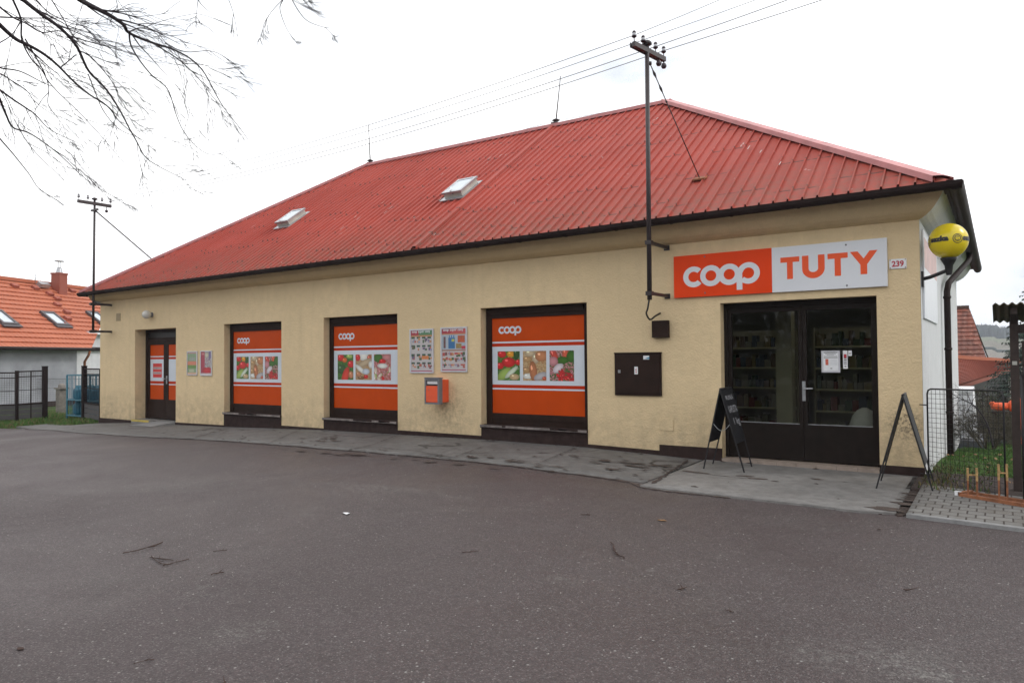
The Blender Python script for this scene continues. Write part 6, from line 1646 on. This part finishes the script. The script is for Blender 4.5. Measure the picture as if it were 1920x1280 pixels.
# leaning dark branch towards the cabin
t = thing('bare_sapling', 'crooked dark bare sapling leaning over the white garden cabin', 'tree', (bx_.x-.1, 6.4, -.1))
P = [onY(*p, 6.4) for p in ((1862, 838), (1853, 800), (1836, 770), (1822, 757), (1808, 750), (1797, 745))]
mb = MB(); mb.tube(smooth(P), [.019-.013*i/30 for i in range(31)], 6); s_ = Br(9); s_.mb = mb
for k in range(1, 6):
    for _ in range(3): s_.grow(P[k], Vector((R.uniform(-1, .3), R.uniform(-.5, .5), R.uniform(-.6, 1))), .35, .008, 1, (0, 0, -.4), (.4, 1.0), 3, (2, 4), 4, .0018)
mb.build('trunk', m_bark, t)

# orange sheeting
q = onY(1885, 762, 8.6); t = MB(); cr = Canvas
mb = MB(); n = 14; W_, H2 = .55, .26
def lump(cx, cz, w, h, dpt, sd):
    ring = []
    for i in range(9):
        th = -pi/2+pi*i/8; row = []
        for j in range(16):
            ph = 2*pi*j/16; p = Vector((cos(th)*cos(ph)*w, cos(th)*sin(ph)*dpt, sin(th)*h)); k = 1+.25*noise.noise(p*7+Vector((sd, 0, 0)))
            row.append(Vector((cx, 8.6, cz))+p*k)
        ring.append(row)
    for i in range(8):
        for j in range(16): mb.quad([ring[i][j], ring[i][(j+1) % 16], ring[i+1][(j+1) % 16], ring[i+1][j]], 0)
lump(q.x-.10, q.z, .20, .10, .15, 1); lump(q.x+.12, q.z+.02, .08, .13, .12, 4); lump(q.x-.24, q.z+.06, .06, .05, .06, 7)
zt_ = q.z-.1; mb.box((q.x-.25, 8.45, zt_-.05), (q.x+.5, 8.8, zt_-.0), 1); 
for x in (q.x-.2, q.x+.42): mb.box((x, 8.5, -.3), (x+.05, 8.55, zt_-.05), 1)
tag(mb.build('covered_bench', [m_tarp, m_darkwood], None, (q.x, 8.6, -.2)), 'crumpled orange sheeting lying on a dark garden bench', 'garden bench')
q = onY(1913, 757, 8.0)
mb = MB(); 
for k in range(7): mb.tube([(q.x-.06+.02*k, 8.0, q.z-.12), (q.x-.06+.02*k, 8.0, q.z+.12+.01*sin(k))], .008, 6, 0)
mb.box((q.x-.09, 7.98, q.z-.14), (q.x+.1, 8.02, q.z-.11), 0); mb.box((q.x-.01, 7.98, -.3), (q.x+.03, 8.02, q.z-.14), 0)
tag(mb.build('orange_rack', m_tarp, None, (q.x, 8.0, -.2)), 'small upright orange slatted piece behind the notice board post', 'garden rack')
# dark hedge closing the garden
def leafcloud(name, parent, c, rx, ry, rz_, n, s, mats, seed, lean=None):
    rr = random.Random(seed); mb = MB()
    for _ in range(n):
        while True:
            p = Vector((rr.uniform(-1, 1), rr.uniform(-1, 1), rr.uniform(-1, 1)))
            if p.length < 1 and p.length > .35*rr.random(): break
        k = 1+.35*noise.noise(p*2.2+Vector((seed, 0, 0)))
        q = Vector((c[0]+p.x*rx*k, c[1]+p.y*ry*k, c[2]+p.z*rz_*k)); a = Vector((rr.gauss(0, 1), rr.gauss(0, 1), rr.gauss(0, 1))).normalized(); b = a.orthogonal().normalized()*s*rr.uniform(.5, 1.3); a = a.cross(b).normalized()*s*rr.uniform(.5, 1.2)
        mb.quad([q-a, q+b*.5, q+a, q-b*.5], 0 if rr.random() < .65 else 1)
    return mb.build(name, mats, parent)
hx_ = onY(1880, 740, 12.5)
for k, (dx, h_) in enumerate(((-.55, 1.35), (.9, 1.55), (2.6, 1.7))):
    zc = terr(hx_.x+dx, 12.8)
    t = thing('garden_hedge', ('dark leafless hedge bush right of the white cabin', 'dark hedge bush behind the orange sheeting', 'dark hedge bush beyond the notice board')[k], 'hedge', (hx_.x+dx, 12.8, zc), 'hedge bushes closing the garden')
    leafcloud('foliage', t, (hx_.x+dx, 12.8, zc+h_*.55), .95, .7, h_*.6, 5200, .035, [mat('hedge_brown', (.060, .050, .032), .9), mat('hedge_green', (.04, .055, .025), .9)], k+3)
    s_ = Br(20+k)
    for j in range(6): s_.grow((hx_.x+dx, 12.8, zc), (R.uniform(-.6, .6), R.uniform(-.4, .4), 1), h_*.7, .03, 0, (0, 0, 0), (.3, .8), 3, (3, 4), 4, .004)
    s_.mb.build('branches', m_bark, t)

# conifer at the right
def conifer(x, y, h, w, lab, seed, grp=None, dens=1.0, base=None):
    z0_ = terr(x, y) if base is None else base; t = thing('spruce_tree', lab, 'tree', (x, y, z0_), grp); rr = random.Random(seed); dens *= 1.5
    MB().tube([(x, y, z0_-.2), (x, y, z0_+h*.97)], [w*.06, w*.01], 8).build('trunk', m_bark, t)
    mb = MB(); nl = int(26*dens)
    for k in range(nl):
        f = k/nl; zz = z0_+h*(.10+.88*f); rad_ = w*(1-f)**.85+.05; nb = max(6, int(17*(1-f)+5))
        for j in range(nb):
            a = rr.uniform(0, 2*pi); L = rad_*rr.uniform(.65, 1.12); d = Vector((cos(a), sin(a), -.22+rr.gauss(0, .06))); sdv = Vector((-sin(a), cos(a), 0)); m_ = max(4, int(L/.12*dens))
            for q in range(m_):
                u = (q+.5)/m_; c = Vector((x, y, zz))+d*(L*u)+Z_*(.10*L*u*u); wl_ = L*.17*(1-u*.6)
                for sgn in (-1, 1):
                    e = c+sdv*sgn*wl_*rr.uniform(.6, 1.1)+d*wl_*.5-Z_*rr.uniform(.0, .10)
                    mb.quad([c-d*.03, e, c+d*.035-Z_*.015], 0 if rr.random() < .7 else 1)
                mb.quad([c-sdv*.03-Z_*.03, c+sdv*.03-Z_*.03, c+d*(L/m_*1.2)-Z_*rr.uniform(0, .1)], 0)
    mb.build('crown', [m_conifer, m_conifer2], t)
cx_ = onY(1925, 640, 17.0); zt3 = onY(1925, 560, 17.0).z
conifer(cx_.x+.1, 17.0, zt3-terr(cx_.x, 17)+.6, 1.7, 'dark spruce tree behind the notice board at the right edge', 2)

# belt of trees across the yard, behind the photographer: what the shop glass mirrors
tb = MB(); rr = random.Random(77)
for k in range(16):
    x = -34+k*3.0; h = rr.uniform(8, 11); zc = 0
    for _ in range(1500):
        f = rr.random(); a = rr.uniform(0, 2*pi); r_ = 2.3*(1-f*.75)*sqrt(rr.random()); c = Vector((x+r_*cos(a), -31+r_*sin(a), .3+h*f)); u = Vector((rr.gauss(0, 1), rr.gauss(0, 1), rr.gauss(0, 1))).normalized()*.28; v = u.orthogonal().normalized()*.28
        tb.quad([c-u, c+v*.6, c+u, c-v*.6])
tag(tb.build('tree_belt', m_conifer), 'dense belt of dark trees across the yard from the shop', 'trees', kind='stuff')
# far woodland on the hill crest: one mass
mb = MB(); rr = random.Random(4)
Yh = 590
for row in range(3):
    for i in range(560):
        x = -420+i*1.8+rr.uniform(-1, 1); y = Yh+row*9+rr.uniform(-5, 5)+.03*x
        z0_ = terr(x, y)-3.5; h = rr.uniform(11, 13.5); w = rr.uniform(1.5, 2.6); a0 = rr.uniform(0, 6)
        con = rr.random() < .25
        prof_ = [(w*.6, .5), (w, h*.3), (w*.7, h*.62), (w*.3, h*.86), (.02, h)] if con else [(w*.4, .5), (w*1.1, h*.4), (w*1.1, h*.7), (w*.7, h*.9), (.02, h*.97)]
        base = len(mb.v); n = 7
        for (r_, z) in prof_:
            for j in range(n): k = rr.uniform(.75, 1.2); mb.v.append(Vector((x+cos(a0+j*2*pi/n)*r_*k, y+sin(a0+j*2*pi/n)*r_*k, z0_+z+rr.uniform(-.4, .4))))
        for q in range(len(prof_)-1):
            for j in range(n): mb.f.append([base+q*n+j, base+q*n+(j+1) % n, base+(q+1)*n+(j+1) % n, base+(q+1)*n+j]); mb.mi.append(0); mb.sm.append(False)
tag(mb.build('far_forest', m_forest), 'hazy blue woodland along the far hill crest', 'forest', kind='stuff')
# hedge line along the far field boundary
mb = MB()
for i in range(200):
    x = -300+i*3+rr.uniform(-1, 1); y = 400+.03*x; z0_ = terr(x, y); mb.lathe((x, y, z0_-.6), [(2.6, 0), (2.4, 1.0), (1.5, 1.4+rr.uniform(0, .3)), (.02, 1.7)], 6)
tag(mb.build('field_hedge', m_forest), 'dark hedge line between the far fields', 'hedge', kind='stuff')

# ------------------------------------------------------------------ bare tree hanging in from the upper left
tx, ty = -8.6, -9.4
t = thing('bare_tree', 'tall bare tree whose long drooping branches hang into the sky at upper left', 'tree', (tx, ty, zg(tx, ty)))
MB().tube(smooth([(tx, ty, -.3), (tx+.03, ty, 1.5), (tx-.05, ty+.05, 3.4), (tx+.05, ty+.1, 5.2), (tx, ty+.1, 7.5), (tx-.1, ty, 9.5)]), [.30-.22*i/30 for i in range(31)], 12).build('trunk', m_bark, t)
TR = Br(31); top = Vector((tx, ty+.1, 6.6)); low = Vector((tx, ty+.1, 4.8)); mid_ = Vector((tx, ty+.1, 5.7))
def limb(px, dist, r0, r1, root=None, tw=1.0, mode=0, tl=1.0):
    """a limb laid through points seen in the photograph, set at its own distance"""
    P = [atD(x, y, dist[0]+(dist[1]-dist[0])*i/(len(px)-1)) for i, (x, y) in enumerate(px)]
    if root is not None:
        h = P[0]; d = (P[1]-P[0]).normalized(); m1 = root.lerp(h, .45)+Z_*.25; m2 = h-d*.6+Z_*.0
        P = [root, m1, m2]+P; off = 3
    else: off = 0
    S = smooth(P, 6); n = len(S)
    # small wander
    S2 = []
    for i, p in enumerate(S): S2.append(p+Vector([noise.noise(p*2.3+Vector((q*9, 0, 0)))*.035 for q in range(3)]))
    k0 = off*6
    rs = []
    for i in range(n):
        if i < k0: rs.append(r0*(2.0-1.0*i/max(1, k0)) if root is not None else r0)
        else: rs.append(max(.0014, r0+(r1-r0)*((i-k0)/(n-1-k0))**.8))
    TR.mb.tube(S2, rs, 7 if r0 > .012 else 5, 0, False)
    L = 0
    for i in range(k0, n-1):
        p = S2[i]; d = (S2[i+1]-S2[i]); L = d.length; d.normalize(); prob = 1.5*tw*(L/.10)*.42
        c = int(prob)+(1 if TR.r.random() < prob % 1 else 0)
        for _ in range(c):
            rr_ = TR.r; ax = (p-CAM).normalized(); sg = rr_.choice((-1, 1))
            nd = Matrix.Rotation(sg*rr_.uniform(.25, .95), 3, ax) @ d
            nd = (nd+Vector((rr_.gauss(0, .25), rr_.gauss(0, .25), rr_.gauss(0, .12)))+Vector((.10, .25, -.15))).normalized()
            f = (i-k0)/(n-k0); LL = rr_.uniform(.25, .85)*(1-.5*f)*tl
            TR.grow(p, nd, LL, max(.0030, min(rs[i]*.5, .007)), 1, (.16, .16, -.14 if mode == 0 else -.1), (.2, .60), 3, (2, 4), 5, .0016)
    return S2
limb([(-14, 30), (0, 42), (33, 72), (53, 84), (82, 101), (110, 123), (160, 173), (200, 200), (225, 230), (262, 262)], (6.6, 7.2), .018, .003, low, .9)
limb([(25, -16), (43, 0), (78, 28), (110, 53), (147, 93), (173, 137), (200, 167), (227, 213), (253, 260), (273, 293), (310, 317), (353, 340)], (6.4, 7.4), .017, .002, mid_, .8)
limb([(140, -12), (155, 0), (190, 22), (227, 47), (240, 62), (287, 77), (333, 95), (377, 133), (417, 200), (467, 263)], (6.2, 7.2), .021, .002, top, .8)
limb([(240, 62), (245, 88), (283, 133), (310, 160), (330, 213), (360, 263), (392, 292), (440, 281)], (6.45, 7.0), .007, .0016, None, .6, 0, .7)
limb([(287, 77), (330, 105), (362, 138), (392, 178), (415, 200), (450, 224)], (6.7, 7.0), .006, .0015, None, .9, 0, .7)
limb([(240, 60), (262, 52), (295, 58), (320, 64), (362, 62)], (6.5, 6.9), .006, .0015, None, .8, 0, .6)
limb([(310, 78), (350, 98), (400, 98), (440, 118)], (6.8, 7.1), .005, .0015, None, .8, 0, .5)
limb([(-12, 162), (0, 170), (50, 200), (72, 215), (100, 246), (145, 270)], (6.6, 7.0), .010, .0018, low, 1.1)
limb([(-10, 176), (0, 188), (15, 215), (30, 240), (60, 250), (100, 280), (140, 320), (180, 350), (235, 379)], (6.0, 7.0), .010, .0016, low, .35)
limb([(-8, 245), (0, 258), (30, 290), (55, 325), (75, 360), (112, 379)], (6.2, 6.8), .007, .0015, low, .55, 0, .6)
limb([(-14, 5), (0, 15), (25, 36), (45, 45), (75, 60), (110, 57), (130, 62), (150, 84)], (6.9, 7.3), .009, .002, mid_, .9)
limb([(15, -20), (25, 0), (42, 35), (45, 72), (60, 108), (80, 132), (92, 158), (94, 190), (106, 212)], (6.5, 6.9), .009, .002, mid_, 1.0)
limb([(88, -15), (97, 0), (122, 38), (155, 78), (205, 100), (240, 120)], (6.8, 7.2), .006, .0018, mid_, .8)
limb([(52, -16), (62, 0), (92, 26), (130, 42), (170, 52), (190, 66)], (7.0, 7.4), .006, .0018, mid_, .8)
limb([(-10, 110), (0, 124), (38, 130), (80, 150), (100, 160)], (6.7, 7.0), .008, .002, low, 1.2)
limb([(-10, 142), (0, 140), (20, 150), (52, 168), (75, 200)], (6.4, 6.8), .006, .002, low, 1.2)
limb([(-10, 90), (0, 82), (22, 68), (40, 45)], (6.8, 6.8), .006, .002, low, .8)
limb([(153, 98), (175, 108), (215, 160), (225, 195), (258, 218)], (7.0, 7.2), .006, .0018, None, .8, 0, .7)
limb([(45, 75), (78, 128), (90, 150), (150, 215), (200, 270), (236, 305)], (6.9, 7.1), .006, .0016, None, .35, 0, .6)
limb([(110, 124), (150, 104)], (7.0, 7.0), .005, .004, None, .3)
limb([(38, 235), (60, 275), (88, 312), (135, 352)], (6.5, 6.8), .004, .0014, None, .4, 0, .6)
limb([(166, 140), (190, 205), (225, 245), (265, 262), (300, 290)], (7.1, 7.3), .005, .0015, None, .5, 0, .6)
limb([(522, -20), (530, 0), (526, 22), (540, 56), (556, 78)], (6.2, 6.5), .005, .0014, None, .5, 0, .5)
limb([(536, -20), (545, 0), (572, 38), (600, 50), (625, 54)], (6.2, 6.5), .005, .0014, None, .6, 0, .5)
limb([(530, 0), (512, 25), (496, 50)], (6.2, 6.4), .003, .0013, None, .5, 0, .4)
limb([(360, -16), (372, 8), (390, 26)], (6.4, 6.5), .004, .0013, None, 1.0, 0, .4)
limb([(422, -16), (430, 6), (437, 30), (444, 72)], (6.4, 6.5), .003, .0013, None, .2, 0, .3)
limb([(205, -14), (214, 4), (219, 26)], (6.6, 6.7), .004, .0013, None, .8, 0, .4)
limb([(560, -16), (572, 5), (588, 18)], (6.2, 6.3), .004, .0013, None, .9, 0, .3)
# the bough above the picture that carries the outlying twigs
TR.mb.tube(smooth([top, atD(120, -260, 6.4), atD(330, -170, 6.2), atD(440, -90, 6.2), atD(530, -22, 6.2)]), [.05-.045*i/24 for i in range(25)], 7, 0, False)
TR.mb.tube(smooth([atD(330, -170, 6.2), atD(350, -80, 6.3), atD(361, -14, 6.4)]), [.012-.008*i/12 for i in range(13)], 5, 0, False)
TR.mb.tube(smooth([atD(400, -120, 6.2), atD(415, -60, 6.3), atD(423, -14, 6.4)]), [.008-.005*i/12 for i in range(13)], 5, 0, False)
TR.mb.build('crown', m_bark, t)

# ------------------------------------------------------------------ small things lying on the yard
def stick(px, w, lab, seed):
    rr = random.Random(seed); P = [onZ(x, y, 0) for x, y in px]; P = [Vector((p.x, p.y, zg(p.x, p.y)+w*.8+.004)) for p in P]
    S = smooth(P, 3); w *= .7; S = [s+Vector((rr.gauss(0, w*.8), rr.gauss(0, w*.8), abs(rr.gauss(0, w*.3)))) for s in S]
    mb = MB(); mb.tube(S, [w*rr.uniform(.5, 1.15) for _ in S], 6, 0, True, False)
    q = S[len(S)//2]; mb.tube([q, q+Vector((rr.uniform(-.06, .06), rr.uniform(.02, .06), .01))], [w*.7, w*.3], 5)
    tag(mb.build('dead_twig', m_twig, None, S[0]), lab, 'twig', 'dead twigs on the asphalt')
stick([(228, 1040), (255, 1036), (285, 1028), (306, 1020)], .008, 'long reddish dead twig lying alone on the left asphalt', 1)
stick([(280, 1048), (300, 1050), (325, 1053)], .006, 'short dark twig, uppermost of the twig litter below the long one', 2)
stick([(283, 1045), (296, 1056), (312, 1060)], .005, 'thin twig crossing the left end of the twig litter', 3)
stick([(305, 1062), (330, 1056), (355, 1050)], .005, 'thin twig at the right end of the twig litter', 4)
stick([(398, 1078), (410, 1075), (418, 1074)], .007, 'stubby twig right of the twig litter', 5)
stick([(400, 1036), (425, 1034)], .004, 'faint straight twig above the stubby one', 6)
stick([(250, 1237), (270, 1232), (290, 1229)], .004, 'thin twig near the bottom left of the yard', 7)
stick([(865, 1034), (880, 1033), (898, 1031)], .005, 'small twig in the middle of the yard', 8)
stick([(1146, 1016), (1152, 1028), (1160, 1038), (1172, 1044)], .010, 'thick curved piece of dead wood right of the middle of the yard', 9)
stick([(1271, 1102), (1280, 1100), (1288, 1097)], .007, 'small dark wood chip right of the middle', 10)
stick([(1695, 1101), (1708, 1103)], .008, 'reddish brown chip on the right asphalt', 11)
stick([(1090, 965), (1108, 965)], .008, 'pale brown stick fragment nearest the pavement', 12)
stick([(410, 1279), (424, 1270)], .008, 'dark twig at the bottom edge of the yard', 13)
stick([(1358, 1137), (1375, 1142)], .004, 'thin faint twig lying right of the wood chip', 14)
def flake(px, py_, s, m, lab, cat, seed, nm):
    rr = random.Random(seed); p = onZ(px, py_, 0); z = zg(p.x, p.y)+.006; n = 8
    ring = [Vector((p.x+cos(i*2*pi/n)*s*rr.uniform(.5, 1.2)*1.3, p.y+sin(i*2*pi/n)*s*rr.uniform(.5, 1.2)*.8, z+rr.uniform(0, s*.25))) for i in range(n)]
    mb = MB(); c = Vector((p.x, p.y, z+s*.12))
    for i in range(n): mb.quad([ring[i], ring[(i+1) % n], c])
    for i in range(n): mb.quad([ring[i]-Z_*.003, c-Z_*.003, ring[(i+1) % n]-Z_*.003])
    tag(mb.build(nm, m, None, (p.x, p.y, z)), lab, cat)
flake(650, 968.5, .045, m_paper, 'crumpled white paper scrap lying on the dark asphalt', 'paper scrap', 1, 'paper_scrap')
flake(1241, 974, .035, m_leaf, 'curled yellow brown leaf near the pavement', 'leaf', 2, 'dry_leaf')
flake(38, 1211, .022, m_twig, 'dark leaf scrap at the lower left', 'leaf', 3, 'dry_leaf')
flake(1648, 990, .018, m_twig, 'dark leaf scrap on the right asphalt before the paving', 'leaf', 4, 'dry_leaf')
# loose pale grit
mb = MB()
for _ in range(900):
    d = R.uniform(1.2, 13); a = R.uniform(-1.22, .05); x = d*sin(a); y = -10.6+d*cos(a)
    if y > -2.6: continue
    s = R.uniform(.002, .006); z = zg(x, y)
    mb.quad([(x-s, y, z), (x+s*.3, y-s, z), (x+s*.2, y+s*.2, z+s)]); mb.quad([(x+s*.3, y-s, z), (x+s, y+s, z), (x+s*.2, y+s*.2, z+s)]); mb.quad([(x+s, y+s, z), (x-s, y, z), (x+s*.2, y+s*.2, z+s)])
tag(mb.build('grit', mat('pale_grit', (.32, .30, .28), .9, .4, 90)), 'loose pale grit strewn over the asphalt', 'grit', kind='stuff')

# ------------------------------------------------------------------ air
m, nt, b = newmat('hazy_air'); nt.nodes.remove(b); out = [n for n in nt.nodes if n.type == 'OUTPUT_MATERIAL'][0]
pv = N(nt, 'ShaderNodeVolumePrincipled'); pv.inputs['Color'].default_value = (.84, .90, 1.0, 1); pv.inputs['Density'].default_value = .0006; pv.inputs['Anisotropy'].default_value = .2
nt.links.new(pv.outputs[0], out.inputs['Volume'])
mb = MB(); mb.box((-1320, -1320, -28), (1320, 1320, 60)); tag(mb.build('haze', m), 'thin bluish haze over the fields and far woodland', 'haze', kind='stuff')
# ------------------------------------------------------------------ light, sky, camera
SUN_AZ, SUN_EL = radians(62), radians(38)       # from north (+Y) clockwise: behind the shop, to the right
wd = bpy.data.worlds.new('World'); scn.world = wd; wd.use_nodes = True; nt = wd.node_tree
bg = nt.nodes['Background']; out = nt.nodes['World Output']
sky = N(nt, 'ShaderNodeTexSky', sky_type='NISHITA'); sky.sun_disc = False; sky.sun_elevation = SUN_EL; sky.sun_rotation = SUN_AZ
sky.air_density = 1.2; sky.dust_density = 3.0; sky.altitude = 300
nt.links.new(sky.outputs[0], bg.inputs[0]); bg.inputs[1].default_value = .10
cl = N(nt, 'ShaderNodeBackground'); cl.inputs[1].default_value = 1.62
tc = texco(nt, 'Generated')
mp = N(nt, 'ShaderNodeMapping'); mp.inputs['Scale'].default_value = (1, 1, 2.4); nt.links.new(tc, mp.inputs[0])
nz = noi(nt, 2.1, mp.outputs[0], 5, .55)
nt.links.new(mixc(nt, ramp(nt, nz, .28, .46), (.56, .60, .66), (1.0, 1.0, 1.0)), cl.inputs[0])
mx = N(nt, 'ShaderNodeMixShader'); nt.links.new(math_(nt, 'ADD', math_(nt, 'MULTIPLY', ramp(nt, nz, .30, .55), .14), .84), mx.inputs[0])
nt.links.new(bg.outputs[0], mx.inputs[1]); nt.links.new(cl.outputs[0], mx.inputs[2]); nt.links.new(mx.outputs[0], out.inputs[0])
ld = bpy.data.lights.new('sun', 'SUN'); ld.energy = 1.1; ld.angle = radians(14); ld.color = (1, .96, .90)
sun = bpy.data.objects.new('sun', ld); COL.objects.link(sun)
sv = Vector((sin(SUN_AZ)*cos(SUN_EL), cos(SUN_AZ)*cos(SUN_EL), sin(SUN_EL))); sun.rotation_euler = (-sv).to_track_quat('-Z', 'Y').to_euler()
sun.location = (20, 20, 30)

cd = bpy.data.cameras.new('camera'); cam = bpy.data.objects.new('camera', cd); COL.objects.link(cam)
cd.sensor_width = 36; cd.lens = FPX/1920*36; cd.clip_start = .05; cd.clip_end = 6000
Mx = Matrix((RT, UP, -FW)).transposed().to_4x4(); Mx.translation = CAM; cam.matrix_world = Mx
scn.camera = cam
scn.view_settings.view_transform = 'Standard'; scn.view_settings.look = 'None'; scn.view_settings.exposure = 0; scn.view_settings.gamma = 1
scn.render.film_transparent = False
scn.cycles.max_bounces = 6; scn.cycles.diffuse_bounces = 3; scn.cycles.glossy_bounces = 3; scn.cycles.transparent_max_bounces = 12
scn.cycles.use_denoising = True
